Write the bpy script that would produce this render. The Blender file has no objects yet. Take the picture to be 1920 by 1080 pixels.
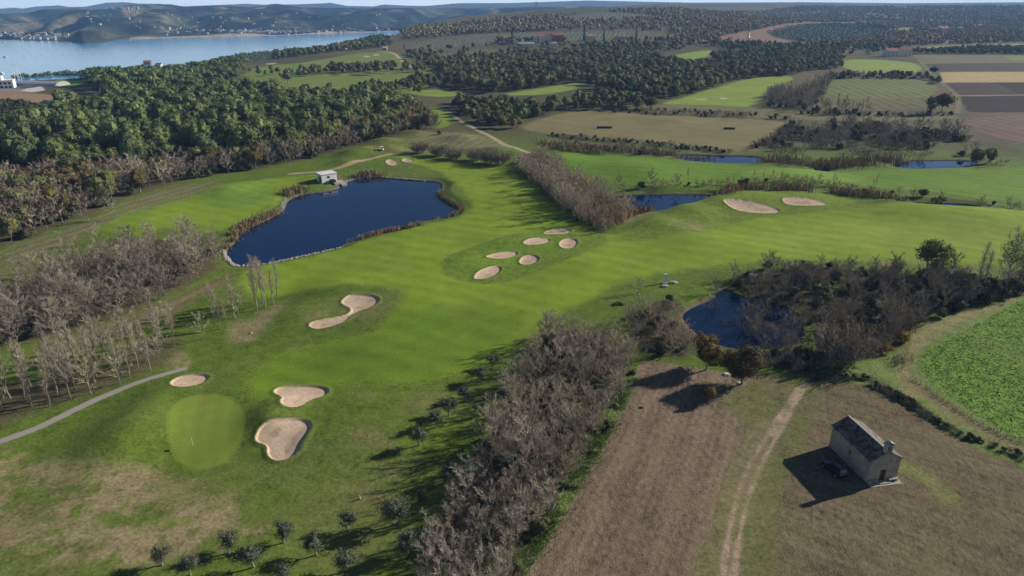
import bpy, math
import numpy as np
from mathutils import Vector
sc = bpy.context.scene
R = math.radians
rng = np.random.default_rng(7)

# ---------------------------------------------------------------- camera
HC = 70.0
PITCH = R(22.7)
FOC = 1280.0
cd = bpy.data.cameras.new('camera'); cam = bpy.data.objects.new('camera', cd)
sc.collection.objects.link(cam); sc.camera = cam
cam.location = (0, 0, HC); cam.rotation_euler = (R(90) - PITCH, 0, 0)
cd.sensor_width = 36; cd.lens = 24; cd.clip_start = 0.5; cd.clip_end = 60000
# ---------------------------------------------------------------- world and sun
SUN_EL, SUN_AZ = R(24), R(67.3)
w = bpy.data.worlds.new('World'); sc.world = w; w.use_nodes = True
nt = w.node_tree; bg = nt.nodes['Background']
sky = nt.nodes.new('ShaderNodeTexSky'); sky.sky_type = 'NISHITA'; sky.sun_disc = False
sky.sun_elevation = SUN_EL; sky.sun_rotation = SUN_AZ; sky.altitude = 100
sky.air_density = 1.0; sky.dust_density = 0.1; sky.ozone_density = 4.0
# thin bright veil low over the horizon, as on the day of the photograph
tcw = nt.nodes.new('ShaderNodeTexCoord'); sxw = nt.nodes.new('ShaderNodeSeparateXYZ'); nt.links.new(tcw.outputs['Generated'], sxw.inputs[0])
mrw = nt.nodes.new('ShaderNodeMapRange'); mrw.interpolation_type = 'SMOOTHSTEP'; mrw.inputs[1].default_value = -.01; mrw.inputs[2].default_value = .2; mrw.inputs[3].default_value = .9; mrw.inputs[4].default_value = 0
nt.links.new(sxw.outputs[2], mrw.inputs[0]); mxw = nt.nodes.new('ShaderNodeMix'); mxw.data_type = 'RGBA'; nt.links.new(mrw.outputs[0], mxw.inputs[0]); nt.links.new(sky.outputs[0], mxw.inputs[6])
mxw.inputs[7].default_value = (20.0, 22.0, 23.0, 1); nt.links.new(mxw.outputs[2], bg.inputs[0]); bg.inputs[1].default_value = 0.05
sl = bpy.data.lights.new('sun', 'SUN'); sl.energy = 5.0; sl.angle = R(0.5); sl.color = (1, 0.93, 0.82)
so = bpy.data.objects.new('sun', sl); sc.collection.objects.link(so)
sd_ = Vector((math.sin(SUN_AZ) * math.cos(SUN_EL), math.cos(SUN_AZ) * math.cos(SUN_EL), math.sin(SUN_EL)))
so.rotation_euler = (-sd_).to_track_quat('-Z', 'Y').to_euler(); so.location = (60, 30, 150)
sc.view_settings.view_transform = 'Standard'; sc.view_settings.look = 'None'
sc.view_settings.exposure = 0.38; sc.view_settings.gamma = 1.0
sc.cycles.max_bounces = 5; sc.cycles.diffuse_bounces = 2; sc.cycles.transparent_max_bounces = 4
sc.cycles.volume_bounces = 0; sc.cycles.caustics_reflective = False; sc.cycles.caustics_refractive = False

# ---------------------------------------------------------------- numpy helpers
def ss(a, b, x):
    t = np.clip((x - a) / (b - a), 0, 1); return t * t * (3 - 2 * t)
def vnoise(x, y, seed=0):
    xi = np.floor(x).astype(np.int64); yi = np.floor(y).astype(np.int64)
    fx = x - xi; fy = y - yi; fx = fx * fx * (3 - 2 * fx); fy = fy * fy * (3 - 2 * fy)
    def h(a, b):
        n = (a * 374761393 + b * 668265263 + seed * 2147483647) & 0xffffffff
        n = ((n ^ (n >> 13)) * 1274126177) & 0xffffffff
        return ((n ^ (n >> 16)) & 0xffff) / 65535.0
    return (h(xi, yi) * (1 - fx) + h(xi + 1, yi) * fx) * (1 - fy) + (h(xi, yi + 1) * (1 - fx) + h(xi + 1, yi + 1) * fx) * fy
def fbm(x, y, s, o=4, seed=0):
    x = np.asarray(x, float) / s; y = np.asarray(y, float) / s; t = 0; a = 0.5
    for i in range(o):
        t = t + a * vnoise(x + 17.3 * i, y - 9.1 * i, seed + i); x = x * 2.03; y = y * 2.03; a *= 0.5
    return t / (1 - 0.5 ** o)

COAST = np.array([(-6000, -600), (-1500, 380), (-900, 520), (-640, 640), (-520, 760), (-430, 830), (-400, 960), (-345, 1100), (-320, 1300),
                  (-290, 1600), (-215, 2100), (-60, 2600), (300, 3200), (900, 4200), (1500, 6000), (9000, 16000), (20000, 16000), (20000, -20000), (-6000, -20000)], float)
def sdf(poly, x, y, far=None):
    """signed distance (inside positive) to a polygon"""
    x = np.asarray(x, float); y = np.asarray(y, float)
    P = np.asarray(poly, float); d2 = np.full(x.shape, 1e30); ins = np.zeros(x.shape, bool)
    for i in range(len(P)):
        ax, ay = P[i - 1]; bx, by = P[i]
        ex, ey = bx - ax, by - ay; L = ex * ex + ey * ey + 1e-12
        t = np.clip(((x - ax) * ex + (y - ay) * ey) / L, 0, 1)
        d2 = np.minimum(d2, (x - ax - t * ex) ** 2 + (y - ay - t * ey) ** 2)
        c = (ay > y) != (by > y)
        if by != ay: ins ^= c & (x < ax + (y - ay) * ex / (by - ay))
    d = np.sqrt(d2); return np.where(ins, d, -d)
def pld(pts, x, y):
    d2 = np.full(np.shape(x), 1e30)
    for (ax, ay), (bx, by) in zip(pts[:-1], pts[1:]):
        ex, ey = bx - ax, by - ay
        t = np.clip(((x - ax) * ex + (y - ay) * ey) / (ex * ex + ey * ey + 1e-12), 0, 1)
        d2 = np.minimum(d2, (x - ax - t * ex) ** 2 + (y - ay - t * ey) ** 2)
    return np.sqrt(d2)
SEA = -45.0
def h0(x, y):
    """large landforms"""
    x = np.asarray(x, float); y = np.asarray(y, float)
    land = 50 * np.exp(-((x - 250) / 350) ** 2 / 2 - ((y - 2000) / 400) ** 2 / 2)
    land = land + 6 * ss(700, 1300, y) * ss(500, 0, x)
    land = land + 62 * ss(1500, 3900, y) * ss(-50, 500, x + (y - 2000) * 0.05)
    land = land + 5 * (fbm(x, y, 420, 2, 5) - .5) * ss(500, 1100, y)
    s = sdf(COAST, x, y)
    k = ss(-25, 90, s)
    return (SEA - 4) * (1 - k) + land * k
GS = 20.0; GXn, GYn = 800, 850
_X, _Y = np.meshgrid(-7000 + GS * np.arange(GXn), -600 + GS * np.arange(GYn), indexing='ij')
_H = h0(_X, _Y)
def h0f(x, y):
    u = np.clip((x + 7000) / GS, 0, GXn - 1.001); v = np.clip((y + 600) / GS, 0, GYn - 1.001)
    i = u.astype(int); j = v.astype(int); u = u - i; v = v - j
    return (_H[i, j] * (1 - u) + _H[i + 1, j] * u) * (1 - v) + (_H[i, j + 1] * (1 - u) + _H[i + 1, j + 1] * u) * v
def at(px, py, off=0.0):
    """point of the terrain seen at a photo pixel (1920x1080)"""
    a = (np.atleast_1d(np.asarray(px, float)) - 960) / FOC; b = (np.atleast_1d(np.asarray(py, float)) - 540) / FOC
    dx = a; dy = math.cos(PITCH) - b * math.sin(PITCH); dz = -math.sin(PITCH) - b * math.cos(PITCH)
    dz = np.minimum(dz, -0.004)
    f = np.full(a.shape, 40.0); hit = np.zeros(a.shape, bool); lo = f.copy()
    for k in range(420):
        g = HC + dz * f - h0f(dx * f, dy * f) - off
        hit |= g < 0
        lo = np.where(hit, lo, f); f = np.where(hit, f, f * 1.013)
    hi = f.copy()
    for k in range(18):
        m = (lo + hi) / 2; g = HC + dz * m - h0f(dx * m, dy * m) - off
        hi = np.where(g < 0, m, hi); lo = np.where(g < 0, lo, m)
    return dx * hi, dy * hi
def W(pts):
    p = np.array(pts, float); x, y = at(p[:, 0], p[:, 1]); return np.stack([x, y], 1)
def smoothpoly(P, n=3, closed=True):
    """Chaikin rounding"""
    P = np.asarray(P, float)
    for _ in range(n):
        Q = np.roll(P, -1, 0) if closed else P[1:]
        A = P if closed else P[:-1]
        N = np.empty((len(A) * 2, 2)); N[0::2] = A * .75 + Q * .25; N[1::2] = A * .25 + Q * .75
        P = N if closed else np.vstack([P[:1], N, P[-1:]])
    return P

# ---------------------------------------------------------------- mesh / object helpers
def mkmesh(name, V, F4=None, F3=None, mi4=None, mi3=None, smooth=False, attrs=None):
    V = np.asarray(V, np.float32).reshape(-1, 3)
    F4 = np.zeros((0, 4), np.int32) if F4 is None else np.asarray(F4, np.int32).reshape(-1, 4)
    F3 = np.zeros((0, 3), np.int32) if F3 is None else np.asarray(F3, np.int32).reshape(-1, 3)
    me = bpy.data.meshes.new(name)
    me.vertices.add(len(V)); me.vertices.foreach_set('co', V.ravel())
    nl = F4.size + F3.size; me.loops.add(nl)
    me.loops.foreach_set('vertex_index', np.concatenate([F4.ravel(), F3.ravel()]))
    npoly = len(F4) + len(F3); me.polygons.add(npoly)
    st = np.concatenate([np.arange(len(F4)) * 4, F4.size + np.arange(len(F3)) * 3]).astype(np.int32)
    me.polygons.foreach_set('loop_start', st)
    mi = np.concatenate([np.zeros(len(F4)) if mi4 is None else mi4, np.zeros(len(F3)) if mi3 is None else mi3]).astype(np.int32)
    me.polygons.foreach_set('material_index', mi)
    me.polygons.foreach_set('use_smooth', np.full(npoly, smooth))
    if attrs:
        for n, (dom, typ, a) in attrs.items():
            at_ = me.attributes.new(n, typ, dom)
            at_.data.foreach_set('color' if typ == 'FLOAT_COLOR' else 'value', np.asarray(a, np.float32).ravel())
    me.update(calc_edges=True)
    return me
def link(name, me, mats=(), parent=None, loc=None):
    o = bpy.data.objects.new(name, me); sc.collection.objects.link(o)
    if me is not None:
        for m in (mats if isinstance(mats, (list, tuple)) else [mats]):
            if len(me.materials) < (len(mats) if isinstance(mats, (list, tuple)) else 1): me.materials.append(m)
    if parent: o.parent = parent
    if loc is not None: o.location = loc
    return o
def tag(o, label=None, cat=None, group=None, kind=None):
    if label: o['label'] = label
    if cat: o['category'] = cat
    if group: o['group'] = group
    if kind: o['kind'] = kind
    return o
def empty(name, label, cat, loc, rz=0, group=None):
    o = bpy.data.objects.new(name, None); sc.collection.objects.link(o); o.location = loc; o.rotation_euler = (0, 0, rz)
    o.empty_display_size = 0.3
    return tag(o, label, cat, group)

# ---------------------------------------------------------------- materials
def newmat(name):
    m = bpy.data.materials.new(name); m.use_nodes = True; nt = m.node_tree
    return m, nt, nt.nodes['Principled BSDF']
def N(nt, t, **kw):
    n = nt.nodes.new(t)
    for k, v in kw.items(): setattr(n, k, v)
    return n
def math_(nt, op, a, b=None, c=None, clamp=False):
    n = N(nt, 'ShaderNodeMath', operation=op); n.use_clamp = clamp
    for i, v in enumerate((a, b, c)):
        if v is None: continue
        if isinstance(v, (int, float)): n.inputs[i].default_value = v
        else: nt.links.new(v, n.inputs[i])
    return n.outputs[0]
def noise(nt, vec, scale, detail=3, rough=.55):
    n = N(nt, 'ShaderNodeTexNoise'); n.inputs['Scale'].default_value = scale; n.inputs['Detail'].default_value = detail
    n.inputs['Roughness'].default_value = rough
    nt.links.new(vec, n.inputs['Vector']); return n.outputs['Fac']
def simple(name, col, rough=.8, var=.25, scale=2.0, bump=0.0, metallic=0, spec=.3):
    m, nt, b = newmat(name)
    tc = N(nt, 'ShaderNodeTexCoord'); f = noise(nt, tc.outputs['Object'], scale, 4, .6)
    k = math_(nt, 'MULTIPLY_ADD', f, 2 * var, 1 - var)
    mx = N(nt, 'ShaderNodeVectorMath', operation='SCALE'); mx.inputs[0].default_value = col[:3]
    nt.links.new(k, mx.inputs['Scale']); nt.links.new(mx.outputs[0], b.inputs['Base Color'])
    b.inputs['Roughness'].default_value = rough; b.inputs['Metallic'].default_value = metallic
    b.inputs['Specular IOR Level'].default_value = spec
    if bump:
        bn = N(nt, 'ShaderNodeBump'); bn.inputs['Strength'].default_value = bump; bn.inputs['Distance'].default_value = .05
        nt.links.new(f, bn.inputs['Height']); nt.links.new(bn.outputs[0], b.inputs['Normal'])
    return m
def ground_mat(name, amp=(.35, .25, .2), scales=(.9, .18, .03), stripe=None, bump=.5, bd=.15, stretch=None, tintamt=.0, tint=(.3, .25, .12), tsc=.06):
    """col attribute x several octaves of world-space noise (+ drilled rows / mowing stripes)"""
    m, nt, b = newmat(name)
    g = N(nt, 'ShaderNodeNewGeometry'); pos = g.outputs['Position']
    v = pos
    if stretch:
        mp = N(nt, 'ShaderNodeMapping'); mp.inputs['Rotation'].default_value = (0, 0, stretch[0]); mp.inputs['Scale'].default_value = (1, stretch[1], 1)
        nt.links.new(pos, mp.inputs['Vector']); v = mp.outputs[0]
    at_ = N(nt, 'ShaderNodeAttribute', attribute_name='col')
    tot = None; first = None
    for a, s in zip(amp, scales):
        f = noise(nt, v if s > .1 else pos, s, 4, .62)
        if first is None: first = f
        t = math_(nt, 'MULTIPLY_ADD', f, a * 2, -a)
        tot = t if tot is None else math_(nt, 'ADD', tot, t)
    if stripe:
        for ang, per, con in stripe:
            sx = N(nt, 'ShaderNodeSeparateXYZ'); nt.links.new(pos, sx.inputs[0])
            u = math_(nt, 'ADD', math_(nt, 'MULTIPLY', sx.outputs[0], math.cos(ang)), math_(nt, 'MULTIPLY', sx.outputs[1], math.sin(ang)))
            wob = math_(nt, 'MULTIPLY', noise(nt, pos, .05, 2), per * .8)
            u = math_(nt, 'ADD', u, wob)
            s_ = math_(nt, 'SINE', math_(nt, 'MULTIPLY', u, 2 * math.pi / per))
            md = noise(nt, pos, .03, 2)
            tot = math_(nt, 'ADD', tot, math_(nt, 'MULTIPLY', math_(nt, 'MULTIPLY', s_, md), con * 2))
    k = math_(nt, 'ADD', tot, 1.0)
    k = math_(nt, 'MAXIMUM', k, .25)
    mx = N(nt, 'ShaderNodeVectorMath', operation='SCALE'); nt.links.new(at_.outputs['Color'], mx.inputs[0]); nt.links.new(k, mx.inputs['Scale'])
    out = mx.outputs[0]
    if tintamt:
        f = noise(nt, pos, tsc, 5, .65)
        r_ = N(nt, 'ShaderNodeMapRange'); r_.inputs[1].default_value = .52; r_.inputs[2].default_value = .7; r_.inputs[4].default_value = tintamt
        nt.links.new(f, r_.inputs[0])
        mi = N(nt, 'ShaderNodeMix', data_type='RGBA'); nt.links.new(r_.outputs[0], mi.inputs[0]); nt.links.new(out, mi.inputs[6]); mi.inputs[7].default_value = (*tint, 1)
        out = mi.outputs[2]
    nt.links.new(out, b.inputs['Base Color'])
    b.inputs['Roughness'].default_value = .95; b.inputs['Specular IOR Level'].default_value = .1
    if bump:
        bn = N(nt, 'ShaderNodeBump'); bn.inputs['Strength'].default_value = bump; bn.inputs['Distance'].default_value = bd
        nt.links.new(first, bn.inputs['Height']); nt.links.new(bn.outputs[0], b.inputs['Normal'])
    return m
# ================================================================ ZONES OF THE GROUND (outlines given as photo pixels, laid on the terrain)
ROUGH = (.098, .148, .02); FAIR = (.178, .262, .022); GREEN = (.168, .222, .034); SAND = (.52, .385, .275)
# name, material, colour, softness (m), outline, options
Z = []
def zone(name, mat, col, soft, pts, rnd=2, **k):
    Z.append(dict(name=name, mat=mat, col=col, soft=soft, poly=smoothpoly(W(pts), rnd) if rnd else W(pts), line=None, **k))
def strip(name, mat, col, width, pts, soft=.4, **k):
    Z.append(dict(name=name, mat=mat, col=col, soft=soft, poly=None, line=smoothpoly(W(pts), 2, False), width=width, **k))
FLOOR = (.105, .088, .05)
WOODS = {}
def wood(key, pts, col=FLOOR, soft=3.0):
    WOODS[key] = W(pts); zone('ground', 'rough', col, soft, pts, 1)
# --- far land
zone('meadow', 'scrub', (.135, .13, .055), 12, [(730, 110), (900, 90), (1020, 95), (1200, 96), (1180, 108), (1000, 112), (860, 118), (780, 125)])
zone('olive_grove', 'olive', (.135, .15, .095), 8, [(1045, 33), (1090, 26), (1130, 22), (1200, 26), (1250, 31), (1180, 37), (1080, 40)])
zone('olive_grove', 'olive', (.135, .148, .095), 8, [(745, 92), (800, 72), (900, 64), (1000, 60), (1100, 60), (1190, 60), (1160, 72), (1060, 77), (950, 80), (860, 88)])
zone('olive_grove', 'olive', (.035, .06, .045), 6, [(1425, 62), (1460, 52), (1510, 45), (1570, 43), (1640, 48), (1682, 62), (1640, 74), (1560, 81), (1490, 78)])
zone('ploughed_field', 'plough', (.24, .15, .10), 6, [(1335, 73), (1380, 62), (1430, 54), (1500, 43), (1560, 42), (1500, 47), (1425, 62), (1490, 79), (1540, 84), (1450, 84), (1380, 82)])
zone('meadow', 'grassfar', (.21, .26, .07), 5, [(1675, 96), (1730, 88), (1800, 84), (1960, 81), (2100, 80), (2100, 89), (1960, 90), (1800, 92), (1700, 99)])
zone('meadow', 'grassfar', (.17, .21, .06), 8, [(1665, 56), (1710, 50), (1720, 56), (1690, 62)])
zone('fairway', 'grassfar', (.22, .29, .06), 4, [(1575, 112), (1640, 111), (1700, 116), (1728, 122), (1726, 138), (1700, 143), (1620, 136), (1580, 128)])
zone('fairway', 'grassfar', (.22, .30, .055), 4, [(1250, 107), (1290, 98), (1338, 93), (1332, 104), (1292, 118), (1258, 114)])
zone('fairway', 'grassfar', (.165, .215, .05), 6, [(450, 135), (500, 122), (570, 118), (640, 104), (700, 97), (745, 98), (790, 122), (840, 140), (800, 165), (740, 185), (600, 190), (520, 186), (450, 175)])
zone('fairway', 'grassfar', (.21, .28, .05), 3, [(930, 178), (1000, 168), (1080, 155), (1112, 157), (1060, 172), (990, 180)])
zone('fairway', 'grassfar', (.20, .27, .05), 3, [(760, 169), (870, 168), (862, 182), (780, 180)])
zone('fairway', 'fairway', FAIR, 3, [(800, 205), (830, 200), (850, 215), (842, 240), (800, 240)])
zone('fairway', 'grassfar', (.215, .29, .045), 3, [(1232, 195), (1290, 180), (1350, 163), (1400, 147), (1480, 142), (1492, 150), (1432, 165), (1425, 200), (1350, 206), (1270, 203)])
zone('meadow', 'grassfar', (.12, .20, .035), 3, [(105, 157), (118, 148), (156, 147), (160, 156), (145, 163), (112, 163)])
zone('ground', 'rough', (.30, .20, .12), 4, [(-100, 168), (0, 171), (60, 174), (125, 180), (210, 194), (210, 204), (100, 208), (60, 200), (0, 184), (-100, 180)])
zone('meadow', 'grassfar', (.11, .18, .03), 3, [(5, 236), (30, 222), (76, 212), (78, 226), (60, 240), (20, 246)])
zone('meadow', 'grassfar', (.20, .175, .08), 3, [(966, 240), (1010, 223), (1075, 208), (1120, 207), (1200, 214), (1480, 226), (1462, 245), (1440, 270), (1425, 285), (1330, 283), (1190, 269), (1040, 252)], 1)
zone('meadow', 'scrub', (.16, .15, .07), 3, [(1130, 203), (1250, 193), (1400, 200), (1500, 211), (1790, 213), (1800, 226), (1500, 226), (1250, 213)])
zone('vineyard', 'vine', (.15, .16, .055), 2, [(1548, 147), (1748, 147), (1762, 180), (1700, 184), (1560, 184), (1535, 180)])
zone('vineyard', 'vine', (.13, .115, .055), 2, [(1500, 190), (1560, 185), (1700, 185), (1762, 184), (1750, 203), (1640, 208), (1530, 205)])
zone('ploughed_field', 'vine', (.155, .145, .075), 2, [(1722, 103), (1800, 103), (1875, 103), (1893, 116), (1800, 117), (1730, 118)], 0)
zone('meadow', 'grassfar', (.17, .19, .07), 2, [(1878, 104), (2100, 104), (2100, 115), (1895, 115)], 0)
zone('ploughed_field', 'plough', (.07, .052, .035), 2, [(1732, 120), (2100, 117), (2100, 133), (1760, 134)], 0)
zone('ploughed_field', 'plough', (.42, .31, .15), 2, [(1762, 135.5), (2100, 134), (2100, 153), (1766, 154)], 0)
zone('ploughed_field', 'plough', (.06, .038, .03), 2, [(1762, 156), (1870, 155), (1960, 177), (1795, 178)], 0)
zone('ploughed_field', 'plough', (.02, .012, .011), 2, [(1866, 155), (2100, 154), (2100, 176), (1912, 176)], 0)
zone('ploughed_field', 'plough', (.024, .014, .013), 2, [(1795, 181), (2100, 178), (2100, 210), (1815, 211)], 0)
zone('ploughed_field', 'plough', (.16, .105, .072), 3, [(1782, 222), (1960, 213), (2200, 212), (2200, 290), (1960, 270), (1870, 260)], 1)
# --- course
zone('fairway', 'fairway', FAIR, 2.5, [(440, 520), (470, 500), (520, 490), (640, 468), (760, 430), (860, 408), (890, 380), (850, 345), (835, 322), (770, 305), (730, 290), (860, 303), (960, 318), (1010, 360), (1050, 400), (1090, 430), (1140, 447), (1250, 415), (1330, 395), (1400, 407), (1500, 400), (1650, 386), (1800, 395), (1920, 400), (2300, 425), (2300, 500), (1920, 500), (1700, 492), (1500, 482), (1350, 500), (1200, 522), (1130, 548), (1080, 572), (1000, 620), (930, 665), (850, 700), (780, 715), (700, 720), (640, 720), (560, 730), (500, 760), (465, 760), (480, 700), (560, 650), (700, 625), (765, 580), (740, 548), (650, 540), (560, 550), (500, 560), (450, 545)])
zone('ground', 'rough', (.128, .20, .022), 1.0, [(824, 503), (838, 525), (880, 537), (960, 531), (1050, 500), (1115, 468), (1150, 452), (1110, 432), (1040, 424), (980, 438), (900, 460), (845, 478)])
zone('ground', 'rough', (.135, .195, .024), 2, [(1140, 450), (1230, 415), (1330, 372), (1450, 366), (1560, 370), (1620, 380), (1560, 398), (1420, 408), (1360, 425), (1280, 445), (1180, 455)])
zone('fairway', 'fairway', FAIR, 3, [(170, 405), (300, 372), (420, 345), (520, 335), (600, 325), (575, 345), (525, 362), (510, 390), (450, 415), (410, 440), (330, 425), (250, 450), (160, 440)])
zone('putting_green', 'fairway', (.15, .25, .035), 1, [(380, 365), (430, 350), (490, 347), (520, 360), (500, 380), (440, 395), (390, 390)])
zone('fairway', 'fairway', (.12, .215, .022), 3, [(1035, 282), (1150, 290), (1280, 301), (1400, 311), (1530, 325), (1700, 318), (1920, 314), (2300, 312), (2300, 405), (1920, 383), (1750, 363), (1600, 348), (1400, 352), (1250, 350), (1150, 342), (1075, 318)])
zone('putting_green', 'fairway', (.155, .26, .035), 1, [(1370, 330), (1440, 318), (1540, 322), (1615, 330), (1625, 340), (1560, 347), (1440, 345)])
zone('meadow', 'stubble', (.17, .165, .075), 5, [(760, 262), (800, 248), (880, 248), (930, 262), (980, 282), (900, 280), (800, 275)])
zone('meadow', 'stubble', (.17, .16, .08), 5, [(0, 470), (100, 440), (190, 400), (240, 400), (120, 460), (0, 500)])
zone('meadow', 'stubble', (.19, .15, .08), 4, [(60, 640), (300, 575), (420, 510), (450, 520), (330, 580), (200, 640), (60, 690)])
zone('meadow', 'stubble', (.17, .165, .075), 6, [(230, 375), (330, 352), (420, 340), (380, 362), (300, 385), (200, 410)])
zone('fairway', 'fairway', (.122, .205, .018), 5, [(500, 742), (465, 760), (480, 700), (560, 650), (700, 625), (765, 585), (900, 580), (1000, 600), (930, 665), (850, 700), (780, 715), (700, 720), (640, 720), (560, 730)])
zone('fairway', 'fairway', (.215, .285, .032), 8, [(1450, 425), (1600, 410), (1800, 415), (1920, 420), (2300, 440), (2300, 490), (1920, 490), (1700, 480), (1500, 470), (1380, 460)])
# dry patches in the grass
DRY = [([(60, 880), (160, 880), (300, 870), (325, 920), (270, 970), (180, 975), (100, 940)], .9), ([(320, 960), (380, 940), (440, 950), (420, 990), (340, 1010)], .85),
       ([(40, 985), (150, 990), (300, 1005), (440, 985), (520, 980), (470, 1020), (340, 1045), (200, 1075), (80, 1050)], .95), ([(-200, 840), (40, 840), (60, 880), (20, 960), (60, 1030), (-200, 1080)], .75),
       ([(425, 600), (480, 595), (550, 555), (520, 600), (470, 640), (430, 640)], .75), ([(305, 665), (340, 650), (365, 680), (330, 692)], .85), ([(560, 610), (600, 580), (620, 590), (590, 612)], .6),
       ([(650, 800), (720, 815), (730, 840), (670, 850)], .5), ([(620, 930), (700, 915), (730, 935), (660, 950)], .7), ([(120, 930), (260, 920), (240, 1000), (140, 1000)], .8),
       ([(640, 745), (700, 735), (690, 752)], .5), ([(1100, 395), (1250, 380), (1235, 400), (1160, 430)], .6), ([(1240, 420), (1300, 412), (1340, 430), (1280, 440)], .5), ([(1630, 490), (1760, 482), (1700, 505)], .6),
       ([(60, 850), (330, 870), (520, 990), (300, 1080), (0, 1120), (-60, 960)], .42), ([(700, 820), (790, 850), (760, 900), (700, 880)], .35)]
for p, s in DRY: zone('ground', 'rough', (.27, .215, .115), 2.2, p, 2, dry=s * .85)
zone('ground', 'rough', (.095, .145, .02), .8, [(296, 815), (306, 765), (340, 738), (390, 727), (445, 735), (478, 768), (480, 802), (460, 850), (425, 880), (385, 893), (340, 886), (306, 855)], 3)
zone('putting_green', 'green', GREEN, .6, [(312, 812), (318, 775), (345, 748), (388, 738), (432, 745), (460, 772), (462, 800), (445, 840), (420, 865), (385, 880), (348, 874), (322, 848)], 3)
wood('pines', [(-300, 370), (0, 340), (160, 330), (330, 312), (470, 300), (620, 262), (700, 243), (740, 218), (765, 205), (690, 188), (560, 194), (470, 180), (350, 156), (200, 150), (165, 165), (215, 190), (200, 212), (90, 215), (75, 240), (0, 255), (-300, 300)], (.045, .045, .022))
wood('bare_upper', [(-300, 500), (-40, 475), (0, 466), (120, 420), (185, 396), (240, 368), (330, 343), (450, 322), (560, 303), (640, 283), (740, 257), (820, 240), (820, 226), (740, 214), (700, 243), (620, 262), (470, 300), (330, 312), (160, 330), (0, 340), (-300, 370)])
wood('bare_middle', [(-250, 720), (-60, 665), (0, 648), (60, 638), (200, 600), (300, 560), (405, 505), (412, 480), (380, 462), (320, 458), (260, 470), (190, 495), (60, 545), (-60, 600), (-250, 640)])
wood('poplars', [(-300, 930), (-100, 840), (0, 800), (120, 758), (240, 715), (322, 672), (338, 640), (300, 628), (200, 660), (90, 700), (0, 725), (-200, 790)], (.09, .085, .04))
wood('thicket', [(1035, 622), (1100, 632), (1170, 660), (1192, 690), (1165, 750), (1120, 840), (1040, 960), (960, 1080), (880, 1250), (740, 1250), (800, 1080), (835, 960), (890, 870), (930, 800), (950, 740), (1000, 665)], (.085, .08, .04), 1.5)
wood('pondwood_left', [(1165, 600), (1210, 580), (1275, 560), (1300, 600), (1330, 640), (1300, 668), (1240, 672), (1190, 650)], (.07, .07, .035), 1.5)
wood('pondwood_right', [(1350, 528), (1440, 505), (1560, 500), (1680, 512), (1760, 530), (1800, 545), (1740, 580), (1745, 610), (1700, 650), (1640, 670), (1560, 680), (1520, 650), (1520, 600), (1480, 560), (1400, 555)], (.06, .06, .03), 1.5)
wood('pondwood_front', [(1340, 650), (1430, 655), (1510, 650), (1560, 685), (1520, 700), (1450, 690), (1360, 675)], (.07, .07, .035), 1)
zone('meadow', 'rough', (.15, .19, .055), 2, [(1500, 712), (1520, 690), (1620, 690), (1700, 640), (1750, 600), (1830, 570), (1920, 548), (2400, 430), (2400, 1200), (1920, 872), (1850, 850), (1760, 800), (1700, 760), (1640, 722), (1560, 716)], 1)
strip('ground', 'rough', (.22, .20, .085), 1.6, [(1712, 740), (1688, 690), (1720, 640), (1790, 598), (1920, 560), (2200, 500)], 1.2)
strip('ground', 'rough', (.19, .16, .08), 1.5, [(1700, 712), (1760, 755), (1840, 805), (1960, 862), (2200, 960)], .6)
zone('crop_field', 'crop', (.115, .20, .03), .8, [(1718, 682), (1728, 664), (1750, 648), (1800, 625), (1860, 590), (1920, 555), (2400, 440), (2400, 1050), (1960, 848), (1880, 806), (1790, 752), (1735, 715)], 1)
strip('ground', 'rough', (.15, .20, .05), .8, [(1810, 622), (1860, 650), (1920, 682), (2050, 750)], .5)
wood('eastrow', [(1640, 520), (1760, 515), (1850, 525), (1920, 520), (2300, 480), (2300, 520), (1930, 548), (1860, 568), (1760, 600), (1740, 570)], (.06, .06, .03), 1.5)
# stubble fields in front
zone('stubble_field', 'stubble', (.18, .134, .09), .5, [(975, 1080), (1040, 975), (1110, 865), (1165, 762), (1192, 695), (1200, 672), (1300, 690), (1420, 700), (1500, 708), (1460, 770), (1420, 860), (1385, 960), (1358, 1080), (1320, 1400), (700, 1700), (900, 1250)], 1)
zone('stubble_field', 'brownfield', (.145, .114, .066), .6, [(1500, 716), (1560, 718), (1640, 726), (1700, 762), (1760, 800), (1850, 853), (1920, 874), (2400, 1250), (2300, 1700), (1300, 1700), (1390, 1080), (1400, 980), (1440, 860), (1480, 770)], 1)
zone('ground', 'rough', (.13, .13, .052), 2.0, [(1370, 730), (1440, 705), (1500, 710), (1465, 775), (1430, 830), (1400, 790), (1360, 760)], 2)
strip('ground', 'rough', (.128, .13, .052), 2.4, [(1530, 706), (1500, 780), (1455, 880), (1425, 980), (1412, 1100)], 1.8)
strip('ground', 'rough', (.165, .15, .07), 2.6, [(1345, 1100), (1360, 1000), (1395, 880), (1430, 800)], 1.5)
strip('ground', 'rough', (.15, .16, .055), 1.6, [(1700, 880), (1750, 905), (1770, 930)], 1.5)
strip('grass_verge', 'crop', (.095, .15, .03), 1.5, [(960, 1090), (1040, 960), (1095, 870), (1140, 790), (1178, 715)], .8)
strip('dirt_track', 'dirt', (.34, .245, .18), .42, [(1508, 718), (1476, 762), (1440, 815), (1408, 860), (1384, 925), (1364, 1010), (1352, 1100), (1345, 1250)], .35)
strip('dirt_track', 'dirt', (.34, .245, .18), .4, [(1512, 718), (1486, 766), (1458, 815), (1430, 862), (1405, 925), (1385, 1010), (1372, 1100), (1365, 1250)], .35)
strip('dirt_track', 'dirt', (.34, .25, .18), .9, [(1500, 730), (1470, 775), (1450, 812)], .35)
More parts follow.
